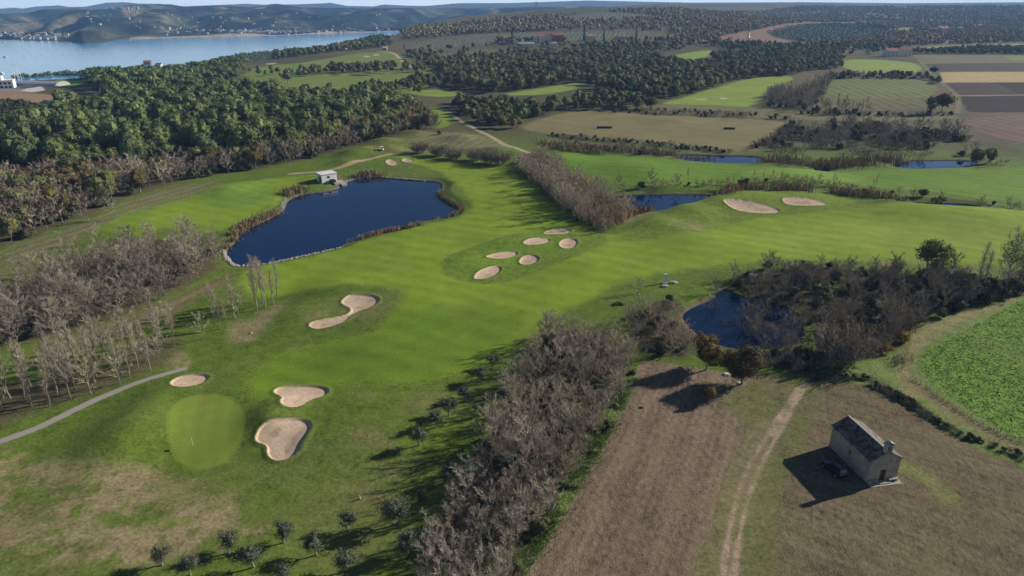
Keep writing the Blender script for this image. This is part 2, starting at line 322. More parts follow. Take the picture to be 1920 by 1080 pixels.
strip('cart_path', 'path', (.30, .265, .24), .85, [(-260, 930), (-60, 856), (0, 832), (60, 811), (100, 792), (150, 765), (200, 741), (270, 712), (343, 690)], .15)
strip('dirt_path', 'path', (.36, .26, .16), 1.3, [(545, 326), (600, 322), (640, 314), (690, 300), (730, 290), (770, 287)], .5)
strip('dirt_path', 'path', (.36, .30, .19), 1.5, [(990, 287), (955, 276), (930, 262), (900, 245), (878, 235), (855, 222), (838, 208)], .5)
strip('dirt_path', 'path', (.42, .36, .25), 2.2, [(710, 96), (738, 98), (750, 110), (762, 122), (788, 130)], .8)
strip('dirt_path', 'path', (.24, .22, .12), 2.0, [(1170, 280), (1300, 290), (1460, 300)], 1)
strip('dirt_path', 'path', (.17, .16, .08), 1.6, [(1795, 212), (1800, 180), (1762, 153), (1728, 118), (1715, 102)], 1)
strip('dirt_path', 'path', (.28, .26, .15), 1.5, [(1795, 179.5), (1900, 178), (2100, 177)], .6)
strip('dirt_path', 'path', (.26, .26, .13), 1.8, [(1762, 155), (1900, 154), (2100, 153)], .6)
strip('dirt_path', 'path', (.26, .26, .13), 2.0, [(1728, 119), (1900, 117), (2100, 116)], .6)
strip('dirt_path', 'path', (.15, .18, .06), 1.5, [(1530, 185), (1640, 184.5), (1762, 183)], .6)
zone('ground', 'rough', (.24, .10, .06), .8, [(612, 328), (632, 326), (645, 336), (642, 342), (628, 338)])
zone('car_park', 'path', (.22, .22, .23), 1, [(-120, 169), (-20, 166), (50, 166), (78, 163), (84, 168), (70, 173), (0, 172), (-120, 178)], 0)
zone('car_park', 'path', (.55, .50, .45), 1, [(50, 166), (78, 162), (86, 169), (60, 173), (40, 170)], 0)

# --- water bodies: outline, level
LAKE = smoothpoly(W([(419, 470), (428, 486), (440, 494), (475, 494), (520, 486), (580, 473), (636, 461), (648, 452), (700, 437), (760, 422), (800, 410), (838, 404), (862, 396), (868, 386), (838, 372), (822, 360), (832, 346), (824, 337), (790, 335), (740, 332), (700, 328), (664, 331), (642, 340), (625, 353), (592, 357), (562, 360), (535, 372), (531, 388), (510, 402), (480, 415), (446, 432), (440, 448), (424, 460)]), 2)
PONDS = {
 'lake': (LAKE, -1.0),
 'thicket_pond': (smoothpoly(W([(1268, 588), (1300, 568), (1335, 556), (1345, 538), (1365, 538), (1400, 556), (1470, 562), (1512, 600), (1506, 640), (1440, 652), (1380, 652), (1340, 645), (1300, 622)]), 2), -.7),
 'reed_pond': (smoothpoly(W([(1130, 372), (1150, 364), (1200, 362), (1270, 361), (1338, 362), (1342, 371), (1300, 382), (1250, 394), (1225, 396), (1190, 390)]), 2), -.7),
 'channel_head': (smoothpoly(W([(1088, 270), (1110, 270), (1132, 273), (1128, 276), (1100, 274)]), 2), -.7),
 'channel': (smoothpoly(W([(1258, 288), (1290, 287), (1340, 289), (1400, 290), (1432, 293), (1440, 303), (1390, 305), (1330, 303), (1275, 299)]), 2), -.7),
 'channel_gap': (smoothpoly(W([(1520, 313), (1545, 312), (1562, 315), (1555, 321), (1530, 320)]), 2), -.7),
 'channel_east': (smoothpoly(W([(1668, 303), (1700, 299), (1760, 298), (1832, 299), (1838, 306), (1790, 314), (1700, 315), (1675, 311)]), 2), -.7),
 'east_pond': (smoothpoly(W([(1690, 380), (1720, 377), (1790, 378), (1845, 384), (1838, 390), (1760, 390), (1700, 387)]), 2), -.7),
}
# --- bunkers: (label, outline, depth)
BK = [
 ('small oval bunker beside the end of the cart path', [(317, 722), (330, 708), (360, 700), (388, 701), (394, 708), (380, 720), (350, 729), (326, 730)], .7, 'n'),
 ('upper of two big bunkers right of the putting green, wide lobe with tail', [(509, 738), (525, 725), (560, 722), (600, 723), (619, 730), (612, 743), (585, 752), (570, 766), (550, 774), (530, 772), (526, 762), (532, 753)], .9, 'n'),
 ('heart-shaped bunker nearest the camera, right of the putting green', [(477, 820), (490, 804), (520, 795), (560, 788), (582, 792), (588, 803), (570, 825), (562, 848), (540, 863), (515, 864), (499, 850), (501, 832), (480, 828)], 1.0, 'n'),
 ('long S-shaped bunker alone in mid fairway with a curled left end', [(577, 612), (592, 618), (620, 613), (650, 604), (665, 590), (700, 580), (714, 571), (708, 562), (680, 559), (655, 560), (640, 570), (642, 576), (660, 582), (655, 592), (625, 598), (600, 602), (584, 606)], .8, 'n'),
 ('oval bunker nearest the camera in the mid fairway cluster', [(887, 524), (895, 512), (920, 502), (938, 501), (942, 507), (930, 518), (908, 526), (893, 527)], .8, 'c'),
 ('thin slanted bunker at the left of the mid fairway cluster', [(907, 487), (925, 479), (950, 474), (970, 474), (972, 479), (955, 486), (930, 489)], .6, 'c'),
 ('round bunker in the middle of the mid fairway cluster', [(972, 492), (980, 482), (1000, 479), (1012, 484), (1010, 493), (995, 499), (978, 498)], .8, 'c'),
 ('slanted oval bunker between the round ones of the fairway cluster', [(979, 460), (990, 452), (1012, 448), (1032, 449), (1031, 456), (1010, 462), (988, 463)], .6, 'c'),
 ('round bunker at the right of the mid fairway cluster', [(1046, 461), (1052, 451), (1068, 447), (1083, 450), (1084, 459), (1074, 468), (1058, 469)], .8, 'c'),
 ('flat pale bunker at the far end of the fairway cluster, below the bare trees', [(1018, 438), (1032, 431), (1055, 429), (1073, 432), (1068, 438), (1045, 440), (1022, 441)], .5, 'c'),
 ('long bunker on the knoll below the reed bed, left of a pair', [(1350, 388), (1370, 387), (1400, 388), (1440, 391), (1464, 396), (1460, 401), (1430, 402), (1400, 401), (1370, 397)], .8, 'k'),
 ('flatter bunker on the knoll below the reed bed, right of a pair', [(1463, 382), (1480, 380), (1515, 381), (1545, 385), (1553, 389), (1530, 391), (1495, 391), (1470, 389)], .7, 'k'),
 ('left of two small bunkers behind the lake', [(722, 301), (732, 298), (745, 302), (748, 308), (738, 310), (726, 308)], .6, 'l'),
 ('right of two small bunkers behind the lake', [(752, 299), (762, 296), (775, 299), (777, 303), (765, 304), (756, 303)], .6, 'l'),
 ('pale bunker on the far golf plateau left of the green', [(679, 105), (684, 104), (694, 105), (696, 107), (688, 108)], .4, 'p'),
 ('pale bunker on the far golf plateau at its right edge', [(698, 103), (705, 101.5), (712, 102), (712, 104), (703, 105)], .4, 'p'),
 ('long pale bunker at the left end of the far plateau beside the vines', [(495, 120), (508, 118.3), (520, 118), (519, 119.7), (505, 121)], .4, 'p'),
 ('left pale bunker on the far sunlit fairway', [(1300, 185.5), (1312, 184.5), (1326, 185), (1330, 187), (1315, 188)], .5, 'f'),
 ('right pale bunker on the far sunlit fairway', [(1348, 184), (1358, 183), (1368, 184), (1366, 186), (1354, 187)], .5, 'f'),
]
BUNK = [(l, smoothpoly(W(p), 3), d, g) for l, p, d, g in BK]
# --- small mounds: centre px, radius m, height m
MOUNDS = [(x_, y_, r, h) for (x_, y_, r, h) in [(270, 790, 6, .9), (215, 835, 7, 1.0), (330, 860, 8, -.5), (300, 740, 5, .5), (1290, 400, 9, 1.6), (1230, 420, 8, 1.1), (1340, 385, 9, 1.3), (1500, 376, 12, 1.2),
          (1400, 378, 12, 1.8), (720, 270, 10, 2.0), (660, 290, 8, 1.6), (650, 305, 7, 1.2), (690, 285, 6, 1.4), (730, 283, 6, 1.3), (770, 250, 9, 1.5), (860, 262, 10, 1.6), (930, 285, 10, 1.5), (1050, 300, 12, 1.0), (1200, 320, 18, 1.4), (1480, 335, 20, 1.5),
          (530, 760, 5, .6), (505, 790, 4, .7), (470, 850, 6, -.5), (620, 545, 9, .8), (560, 590, 8, .6), (1100, 500, 14, .8), (960, 450, 12, .8), (880, 490, 9, .6), (1700, 395, 16, 1.5), (1850, 410, 18, 1.2), (1300, 450, 12, .7), (1000, 560, 16, .6), (800, 560, 16, .8), (700, 660, 10, .6), (400, 560, 10, .6),
          (590, 335, 6, .6), (430, 360, 10, 1.2), (260, 430, 14, .8)]]
MXY = [(at(a, b), r, h * 1.5) for a, b, r, h in MOUNDS]
def near(P, x, y, m):
    return (x > P[:, 0].min() - m) & (x < P[:, 0].max() + m) & (y > P[:, 1].min() - m) & (y < P[:, 1].max() + m)
def local(P, x, y, m):
    """signed distance only near the polygon"""
    d = np.full(x.shape, -1e3); k = near(P, x, y, m)
    if k.any(): d[k] = sdf(P, x[k], y[k])
    return d
def height(x, y, fine=True):
    x = np.atleast_1d(np.asarray(x, float)); y = np.atleast_1d(np.asarray(y, float))
    z = h0(x, y)
    d = np.hypot(x, y); near_ = ss(900, 300, d)
    k = np.nonzero(near_ > 0)[0]
    z[k] += near_[k] * ((fbm(x[k], y[k], 34, 2, 3) - .5) * 1.3 + (fbm(x[k], y[k], 9, 2, 9) - .5) * .12)
    for (mx, my), r, h in MXY:
        k = np.nonzero((np.abs(x - mx) < 2.6 * r) & (np.abs(y - my) < 2.6 * r))[0]
        if len(k): z[k] += h * (np.exp(-((x[k] - mx) ** 2 + (y[k] - my) ** 2) / (r * r)))
    for n, (P, lv) in PONDS.items():
        k = np.nonzero(near(P, x, y, 6))[0]
        if not len(k): continue
        s = sdf(P, x[k], y[k]); zk = z[k]
        bank = 5.0 if n == 'lake' else 4.0
        z[k] = np.where(s > -bank, zk * ss(0, -bank, s) + (lv + .35) * (1 - ss(0, -bank, s)) * (s < 0) + (s >= 0) * (lv + .35 - 1.6 * ss(0, 2.0, s)), zk)
    for l, P, dep, g in BUNK:
        k = np.nonzero(near(P, x, y, 4))[0]
        if not len(k): continue
        s = sdf(P, x[k], y[k])
        lip = .16 * ss(-1.2, -.1, s) * (s < 0)
        z[k] = z[k] + lip - (s >= 0) * (dep * .45 * (.5 * ss(0, .4, s) + .5 * ss(0, 3.5, s)) - .16 * (1 - ss(0, .4, s)))
    return z
CHX, CHY = 58.3, 92.5
_h = height
def height(x, y):   # level ground round the chapel
    z = _h(x, y); d = np.hypot(np.atleast_1d(x) - CHX, np.atleast_1d(y) - CHY); k = ss(18, 9, d); return z * (1 - k)

# ================================================================ THE GROUND SHEET
rs = [3.0]
while rs[-1] < 8800:
    r = rs[-1]
    if r < 64: dr = 2.5 if r < 50 else 1.0
    elif r < 700: dr = max(.2, r * .0024)
    elif r < 1600: dr = r * .0035
    else: dr = r * .012
    rs.append(r + dr)
rs = np.array(rs)
dense = np.arange(-50, 50.001, .085)
az = np.concatenate([np.arange(-178, -50, 3.0), dense, np.arange(53, 181, 3.0)])
AZ = R(1) * az
NR, NA = len(rs), len(az)
gx = (rs[:, None] * np.sin(AZ)[None]).ravel(); gy = (rs[:, None] * np.cos(AZ)[None]).ravel()
gz = height(gx, gy)
# base colour of the rough land
n1 = fbm(gx, gy, 60, 4, 21); n2 = fbm(gx, gy, 14, 3, 22); n3 = fbm(gx, gy, 260, 3, 23)
d_ = np.hypot(gx, gy); farw = ss(330, 430, gy + .18 * gx)
col = np.empty((len(gx), 3))
rough = np.array(ROUGH); scr = np.array((.085, .082, .04)); scr2 = np.array((.125, .105, .055))
a = (n3 * .6 + n1 * .4)[:, None]
col[:] = rough * (1 - farw)[:, None] + farw[:, None] * (scr * (1 - ss(.4, .6, a)) + scr2 * ss(.4, .6, a))
dryn = ss(.52, .78, n1 * .6 + n2 * .4) * (1 - farw) * .55
col = col * (1 - dryn)[:, None] + dryn[:, None] * np.array((.19, .17, .07))
zid = np.zeros(len(gx), np.int32)
NAMES = [('ground', 'rough')]
wob = (fbm(gx, gy, 7, 3, 31) - .5); wob2 = fbm(gx, gy, 5, 4, 77); dfine = fbm(gx, gy, 1.3, 3, 78)
for z_ in Z:
    P = z_['poly'] if z_['poly'] is not None else z_['line']; m = z_['soft'] * 2 + 3 + (z_.get('width') or 0)
    k = np.nonzero(near(P, gx, gy, m))[0]
    if not len(k): continue
    if z_['poly'] is not None: s = sdf(P, gx[k], gy[k])
    else: s = z_['width'] - pld(P, gx[k], gy[k])
    s = s + wob[k] * min(4.0, z_['soft'] * 1.6)
    wt = ss(-z_['soft'], z_['soft'], s)
    if 'dry' in z_: wt = np.clip(wt * z_['dry'] * (ss(.34, .60, wob2[k] * .6 + dfine[k] * .4) * 1.2 + .1), 0, 1)
    elif z_['name'] == 'dirt_track': wt = wt * (.35 + .65 * ss(.36, .56, wob2[k]))
    col[k] = col[k] * (1 - wt)[:, None] + wt[:, None] * np.array(z_['col'])
    if 'dry' in z_: continue
    key = (z_['name'], z_['mat'])
    if key not in NAMES: NAMES.append(key)
    zid[k[wt > .5]] = NAMES.index(key)
# shores: mud and pale stone
for n, (P, lv) in PONDS.items():
    k = np.nonzero(near(P, gx, gy, 6))[0]; s = sdf(P, gx[k], gy[k])
    wt = ss(-1.0, -.3, s + wob[k] * 1.2) * (1 if n == 'lake' else .8)
    c = np.array((.13, .115, .075)) if n == 'lake' else np.array((.14, .11, .07))
    col[k] = col[k] * (1 - wt)[:, None] + wt[:, None] * c
    inn = s > .6; col[k[inn]] = (.04, .045, .035)
# bunkers
sandn = fbm(gx, gy, 2.2, 4, 91)
BZ0 = len(NAMES)
for i, (l, P, dep, g) in enumerate(BUNK):
    k = np.nonzero(near(P, gx, gy, 4))[0]; s = sdf(P, gx[k], gy[k])
    rim = ss(-1.3, -.3, s) * (s < 0) * .35
    col[k] = col[k] * (1 - rim)[:, None] + rim[:, None] * np.array((.11, .13, .04))
    wt = ss(-.08, .22, s)
    wet = ss(.48, .70, sandn[k])[:, None] * ss(.5, 2.2, s)[:, None]
    c = np.array(SAND) * (1 - .45 * wet) + np.array((.24, .15, .10)) * .45 * wet
    col[k] = col[k] * (1 - wt)[:, None] + wt[:, None] * c
    zid[k[wt > .5]] = BZ0 + i
idx = np.arange(NR * NA).reshape(NR, NA)
A_ = idx[:-1, :-1].ravel(); B_ = idx[:-1, 1:].ravel(); C_ = idx[1:, 1:].ravel(); D_ = idx[1:, :-1].ravel()
quads = np.stack([A_, B_, C_, D_], 1)
wrap = np.stack([idx[:-1, -1], idx[:-1, 0], idx[1:, 0], idx[1:, -1]], 1)
quads = np.vstack([quads, wrap])
fz = zid[quads[:, 0]]
# normals from the whole sheet so that the split leaves no seams
gme = {}
V = np.stack([gx, gy, gz], 1)
full = V.reshape(NR, NA, 3)
du = np.roll(full, -1, 1) - np.roll(full, 1, 1); dv = np.gradient(full, axis=0)
nn = np.cross(du.reshape(-1, 3), dv.reshape(-1, 3)); nn /= np.linalg.norm(nn, axis=1)[:, None]; nn *= np.sign(nn[:, 2])[:, None]
GM = dict(
 rough=ground_mat('rough_grass', (.9, .5, .35), (1.8, .4, .05), bump=.6, bd=.12, tintamt=.35, tint=(.16, .14, .055), tsc=.09),
 fairway=ground_mat('mown_grass', (.35, .30, .30), (1.8, .22, .035), stripe=[(1.1, 7.0, .06)], bump=.25, bd=.06, tintamt=.16, tint=(.15, .17, .04), tsc=.045),
 green=ground_mat('putting_grass', (.2, .2, .2), (2.5, .4, .08), stripe=[(.3, 3.0, .035)], bump=.1, bd=.03),
 grassfar=ground_mat('meadow_grass', (.12, .18, .16), (.3, .06, .015), stripe=[(.9, 16.0, .03)], bump=.2),
 scrub=ground_mat('scrub_grass', (.35, .25, .25), (.4, .08, .02), bump=.6, bd=.3),
 olive=ground_mat('grove_soil', (.3, .2, .15), (.3, .06, .02), stripe=[(.35, 11.0, .1)], bump=.4),
 plough=ground_mat('ploughed_soil', (.18, .2, .16), (.5, .08, .02), stripe=[(.0, 9.0, .15)], bump=.5, bd=.2),
 vine=ground_mat('vineyard_soil', (.22, .22, .25), (.4, .07, .02), stripe=[(-.16, 9.0, .16)], bump=.3, tintamt=.5, tint=(.10, .16, .04), tsc=.03),
 stubble=ground_mat('stubble', (1.0, .8, .4), (4.5, 1.2, .09), stripe=[(-.42, 1.4, .07), (-.42, 5.2, .12)], bump=.8, bd=.12, stretch=(-.42 + math.pi / 2, .62), tintamt=.35, tint=(.13, .125, .06), tsc=.13),
 brownfield=ground_mat('brown_stubble', (1.0, .8, .45), (4.0, 1.1, .1), stripe=[(.95, 1.7, .06), (.95, 6.0, .08)], bump=.8, bd=.12, stretch=(-.6, .55), tintamt=.5, tint=(.105, .115, .045), tsc=.10),
 crop=ground_mat('leafy_crop', (1.5, .8, .35), (1.7, .45, .06), bump=1.0, bd=.3),
 dirt=ground_mat('track_dirt', (.9, .6, .2), (2.5, .7, .1), bump=.6, bd=.08),
 path=ground_mat('path_gravel', (.10, .10, .08), (3.0, .6, .1), bump=.2, bd=.03),
 sand=ground_mat('bunker_sand', (.45, .25, .1), (4.5, .8, .2), stripe=[(.9, .9, .025)], bump=.4, bd=.05))
used_v = np.empty(len(V), np.int32)
def emit(name, mask, mat):
    q = quads[mask]; u = np.unique(q); used_v[u] = np.arange(len(u)); q = used_v[q]
    c4 = np.concatenate([col[u], np.ones((len(u), 1))], 1)
    me = mkmesh(name, V[u], q, smooth=True, attrs={'col': ('POINT', 'FLOAT_COLOR', c4)})
    me.normals_split_custom_set_from_vertices(nn[u].astype(np.float32))
    return link(name, me, mat)
for i, (nm, mt) in enumerate(NAMES):
    m_ = fz == i
    if m_.any(): tag(emit(nm, m_, GM[mt]), kind='structure')
GRP = dict(n=None, c='bunker cluster in mid fairway', k='bunkers on the knoll', l='bunkers behind the lake', p='bunkers on the far plateau', f='bunkers on the far fairway')
for i, (l, P, dep, g) in enumerate(BUNK):
    m_ = fz == BZ0 + i
    if m_.any(): tag(emit('sand_bunker', m_, GM['sand']), l, 'bunker', 'sand bunkers of the golf course')

# ---------------------------------------------------------------- water
def water_mat(name, col, rough, bscale, bstr, spec=.5):
    m, nt, b = newmat(name); g = N(nt, 'ShaderNodeNewGeometry')
    b.inputs['Base Color'].default_value = (*col, 1); b.inputs['Roughness'].default_value = rough; b.inputs['IOR'].default_value = 1.33
    b.inputs['Specular IOR Level'].default_value = spec
    f = noise(nt, g.outputs['Position'], bscale, 3); bn = N(nt, 'ShaderNodeBump'); bn.inputs['Strength'].default_value = bstr; bn.inputs['Distance'].default_value = .1
    nt.links.new(f, bn.inputs['Height']); nt.links.new(bn.outputs[0], b.inputs['Normal']); return m
WM = water_mat('pond_water', (.003, .014, .062), .04, .9, .06)
WM2 = water_mat('dark_pond_water', (.004, .012, .042), .05, .9, .06)
for n, (P, lv) in PONDS.items():
    c = P.mean(0); Q = P + (P - c) / np.linalg.norm(P - c, axis=1)[:, None] * 1.2
    import bmesh
    bm = bmesh.new(); f = bm.faces.new([bm.verts.new((x, y, lv)) for x, y in P]); f.normal_update()
    if f.normal.z < 0: f.normal_flip()
    bmesh.ops.triangulate(bm, faces=bm.faces[:]); me = bpy.data.meshes.new(n); bm.to_mesh(me); bm.free()
    tag(link(n + ('_water' if n != 'lake' else ''), me, WM if n != 'thicket_pond' else WM2), kind='structure')
SM = water_mat('sea_water', (.09, .33, .56), .14, .08, .12)
me = mkmesh('sea', [(-9500, 0, SEA), (4000, 1200, SEA), (4000, 8600, SEA), (-9500, 8600, SEA)], [(0, 1, 2, 3)])
tag(link('sea', me, SM), kind='structure')

# ---------------------------------------------------------------- far shore hills and mountains
def dist_for(py, z):   # ground distance at which height z is seen on photo row py (centre column)
    a = PITCH + np.arctan((np.asarray(py, float) - 540) / FOC); return (HC - z) / np.tan(a)
def shore_grid(name, us, ysh, ysk, D1f, nt_, seed, amp):
    U = np.arange(-500, 1500, 4.0); y0 = np.interp(U, *zip(*ysh)) if ysh else None; y1 = np.interp(U, *zip(*ysk))
    return U, y0, y1
U = np.arange(-700, 1500, 3.0)
y0 = np.interp(U, [-700, 0, 105, 115, 140, 180, 200, 230, 320, 400, 500, 600, 700, 730, 800, 1500], [75, 75.5, 76, 78, 81, 79, 75.5, 73.5, 71, 69, 66.5, 63, 60, 58.5, 56, 50])
y1 = np.interp(U, [-700, -200, 0, 50, 80, 130, 180, 215, 233, 250, 290, 320, 340, 355, 380, 430, 470, 490, 505, 520, 540, 560, 600, 640, 700, 760, 830, 900, 1000, 1100, 1500],
               [20, 24, 27, 25, 18, 15.5, 17, 14, 10, 8.5, 9.5, 9, 12, 13, 11, 11, 14.5, 12, 8, 7, 10, 14.5, 14.5, 14.5, 16.5, 16, 15, 15, 13, 12, 12])
dxs = (U - 960) / FOC
def ray_xy(D): return dxs * D / math.cos(PITCH) * 1.0, D      # columns seen close to the horizon row
D0 = dist_for(y0, SEA)
T = np.concatenate([[-.02], np.linspace(0, 1, 150), np.linspace(1.03, 1.6, 12)])
D1 = D0 + 1500
dd = D0[None] + (D1 - D0)[None] * T[:, None]
k_h = 1 / (math.cos(PITCH) + (530 / FOC) * math.sin(PITCH))   # along-ray factor: world x = a * f, y = f/k
X = dxs[None] * dd * k_h; Y = dd
zc = HC - dd * np.tan(PITCH + np.arctan((y1 - 540) / FOC))[None] # height that reaches the skyline at that distance
rid = 1 - np.abs(fbm(X + 80 * fbm(X, Y, 300, 2, 4), Y * .4, 330, 3, 40) * 2 - 1) * 1.6
rid2 = fbm(X, Y, 170, 4, 43)
t = np.clip(T, 0, 1)[:, None]
prof = t ** .8 * (.30 + .95 * ss(.45, .95, rid) * (1 - t) + .70 * t) * (1 - .25 * (rid2 - .5) * (1 - t) * 2)
prof = np.where(t > .97, 1.0, np.minimum(prof, .995))
zz = SEA + 1 + (zc - SEA - 1) * prof
head = np.exp(-((U - 150) / 30) ** 4)[None] * np.exp(-((dd - D0[None] - 110) / 110) ** 2)
zz = zz + ((rid2 - .5) * 30 + (rid - .7) * 62) * np.sin(np.pi * np.clip(T[:, None], 0, 1)) ** .8
zz = np.maximum(zz, SEA + 34 * head * (.85 + .3 * rid2))
zz = np.where(T[:, None] < 0, SEA - 4, zz)
zz = np.where(T[:, None] > 1, np.maximum(zz - (T[:, None] - 1) * 120, -49), zz)
FHX, FHY, FHZ, FHT = X, Y, zz, T
dist_n = fbm(X, Y, 130, 4, 50); big = fbm(X, Y, 420, 3, 52)
c1 = np.array((.010, .018, .012)); c2 = np.array((.085, .095, .05)); c3 = np.array((.17, .14, .09))  # woods, scrub, bare soil; the wood tone is deepened to stand in for shaded slopes
wv = ss(.42, .62, dist_n * .6 + big * .4)[..., None]; fc = c1 * (1 - wv) + c2 * wv
wv = ss(.62, .74, dist_n)[..., None]; fc = fc * (1 - wv) + c3 * wv
hd = np.clip(head * 1.6, 0, 1)[..., None]; fc = fc * (1 - hd) + np.array((.02, .03, .018)) * hd
sh = ((U > 230) & (U < 760))[None] * ss(.03, .012, T)[:, None]; sh = sh[..., None]; fc = fc * (1 - sh) + np.array((.42, .32, .24)) * sh
nU, nT = len(U), len(T); ii = np.arange(nU * nT).reshape(nT, nU)
F = np.stack([ii[:-1, :-1].ravel(), ii[:-1, 1:].ravel(), ii[1:, 1:].ravel(), ii[1:, :-1].ravel()], 1)
HM = ground_mat('far_woods', (1.0, .7, .3), (.05, .015, .004), bump=1.0, bd=6)
me = mkmesh('far_hills', np.stack([X.ravel(), Y.ravel(), zz.ravel()], 1), F, smooth=True, attrs={'col': ('POINT', 'FLOAT_COLOR', np.concatenate([fc.reshape(-1, 3), np.ones((nU * nT, 1))], 1))})
tag(link('far_hills', me, HM), kind='structure')
# blue mountains on the horizon
U2 = np.arange(-900, 2700, 10.0)
ym = np.interp(U2, [-900, -200, 0, 25, 40, 70, 110, 130, 160, 200, 235, 260, 300, 340, 440, 460, 500, 560, 610, 620, 650, 700, 720, 770, 800, 860, 960, 1100, 1300, 1500, 1700, 1920, 2700],
               [10, 13, 16, 14, 16, 12, 10, 13, 12.5, 5, 4, 6.5, 7, 12, 8, 7, 9, 8, 6, 5, 11, 12, 8.5, 11, 11, 6, 5.5, 1, 5, 4, 6, 4, 6])
dx2 = (U2 - 960) / FOC; vv = []
for j, D in enumerate((6900, 7500, 8300)):
    z = HC - D * np.tan(PITCH + np.arctan((ym - 540) / FOC)) if j == 1 else np.full(U2.shape, -49.0)
    vv.append(np.stack([dx2 * D * k_h, np.full(U2.shape, D), z], 1))
nU = len(U2); ii = np.arange(nU * 3).reshape(3, nU)
F = np.stack([ii[:-1, :-1].ravel(), ii[:-1, 1:].ravel(), ii[1:, 1:].ravel(), ii[1:, :-1].ravel()], 1)
me = mkmesh('mountains', np.vstack(vv), F, smooth=True)
tag(link('mountains', me, simple('mountain_woods', (.07, .08, .05), .9, .3, .002)), kind='structure')
# ================================================================ VEGETATION
def unit(v): return v / (np.linalg.norm(v, axis=-1, keepdims=True) + 1e-9)
class G:
    """collects quads for one mesh"""
    def __init__(s): s.V = []; s.F = []; s.M = []; s.n = 0
    def add(s, V, F, m=0):
        s.V.append(V.reshape(-1, 3)); s.F.append(F.reshape(-1, 4) + s.n); s.M.append(np.full(len(F.reshape(-1, 4)), m)); s.n += len(V.reshape(-1, 3)); return s
    def tubes(s, p0, p1, r0, r1, m=0, k=4):
        p0 = np.atleast_2d(p0); p1 = np.atleast_2d(p1); n = len(p0); d = unit(p1 - p0)
        a = np.where(np.abs(d[:, 2:3]) > .9, np.array([[1., 0, 0]]), np.array([[0, 0, 1.]])); u = unit(np.cross(d, a)); v = np.cross(d, u)
        th = np.arange(k) / k * 2 * math.pi
        ring = u[:, None] * np.cos(th)[None, :, None] + v[:, None] * np.sin(th)[None, :, None]
        r0 = np.broadcast_to(r0, (n,))[:, None, None]; r1 = np.broadcast_to(r1, (n,))[:, None, None]
        V = np.concatenate([p0[:, None] + ring * r0, p1[:, None] + ring * r1], 1)
        i = np.arange(k); j = (i + 1) % k
        F = np.stack([i, j, j + k, i + k], 1)[None] + (np.arange(n) * 2 * k)[:, None, None]
        return s.add(V, F, m)
    def ribbons(s, p0, p1, w, rg, m=0, tip=.35):
        d = unit(p1 - p0); u = unit(np.cross(d, rg.normal(size=d.shape))) * .5; w = np.broadcast_to(w, (len(p0),))[:, None]
        V = np.stack([p0 - u * w, p0 + u * w, p1 + u * w * tip, p1 - u * w * tip], 1)
        return s.add(V, np.arange(len(p0) * 4).reshape(-1, 4), m)
    def leaves(s, c, nr, sz, rg, m=0, asp=.8):
        nr = unit(nr); u = unit(np.cross(nr, rg.normal(size=nr.shape))); v = np.cross(nr, u)
        sz = np.broadcast_to(sz, (len(c),))[:, None] * .5; k = rg.uniform(.65, 1.2, (4, len(c), 1))
        V = np.stack([c - u * sz * k[0], c - v * sz * asp * k[1], c + u * sz * k[2], c + v * sz * asp * k[3]], 1)
        return s.add(V, np.arange(len(c) * 4).reshape(-1, 4), m)
    def arrays(s): return np.concatenate(s.V), np.concatenate(s.F), np.concatenate(s.M)
    def mesh(s, name):
        V, F, M = s.arrays(); return mkmesh(name, V, F, mi4=M)
def sph(rg, n): return unit(rg.normal(size=(n, 3)))
def grow(rg, base, direc, length, n, spread, lo=.2, up=.25, lenv=(.6, 1.1)):
    """n children on every parent segment"""
    P = np.repeat(base, n, 0); D = np.repeat(direc, n, 0); L = np.repeat(length, n)
    t = rg.uniform(lo, 1, len(P)); s = P + D * (L * t)[:, None]
    d = unit(D + sph(rg, len(P)) * spread + np.array([0, 0, up])); l = rg.uniform(*lenv, len(P)) * (1.15 - .5 * t)
    return s, d, l
def bare_tree(seed, H=7, Rr=2.6, th=.25, limbs=9, nb=5, nt_=7, tw=.03, narrow=False, twl=1.0):
    rg = np.random.default_rng(seed); T = G(); C = G()
    n = 5; pts = np.zeros((n + 1, 3)); pts[:, 2] = np.linspace(-.2, H * .82, n + 1); pts[1:, :2] = np.cumsum(rg.normal(0, H * .012, (n, 2)), 0)
    rr = np.linspace(H * .011 + .025, .02, n + 1); T.tubes(pts[:-1], pts[1:], rr[:-1], rr[1:], 0, 5)
    t = np.linspace(th, .97, limbs) + rg.normal(0, .02, limbs); z = t * H * .82
    o = np.stack([np.interp(z, pts[:, 2], pts[:, 0]), np.interp(z, pts[:, 2], pts[:, 1]), z], 1)
    a = np.arange(limbs) * 2.4 + rg.uniform(0, 6); el = (R(58) if narrow else R(28)) + t * R(28) + rg.normal(0, .12, limbs)
    d = np.stack([np.cos(a) * np.cos(el), np.sin(a) * np.cos(el), np.sin(el)], 1)
    L = Rr * (1.25 - .55 * t) * rg.uniform(.8, 1.2, limbs)
    mid = o + d * (L * .5)[:, None]; d2 = unit(d + np.array([0, 0, .25]) + rg.normal(0, .12, d.shape)); end = mid + d2 * (L * .6)[:, None]
    T.tubes(o, mid, H * .006 + .015, H * .004 + .01, 0, 4); T.tubes(mid, end, H * .004 + .01, .008, 0, 4)
    B0 = np.concatenate([o, mid]); D0_ = np.concatenate([d, d2]); L0 = np.concatenate([L * .5, L * .6])
    s, dd_, l = grow(rg, B0, D0_, L0, nb, .75, .25, .25, (Rr * .28, Rr * .5))
    C.ribbons(s, s + dd_ * l[:, None], tw * 1.8, rg)
    s2, d3, l2 = grow(rg, s, dd_, l, nt_, .9, .15, .2, (.45 * twl, .95 * twl))
    C.ribbons(s2, s2 + d3 * l2[:, None], tw, rg)
    return T, C
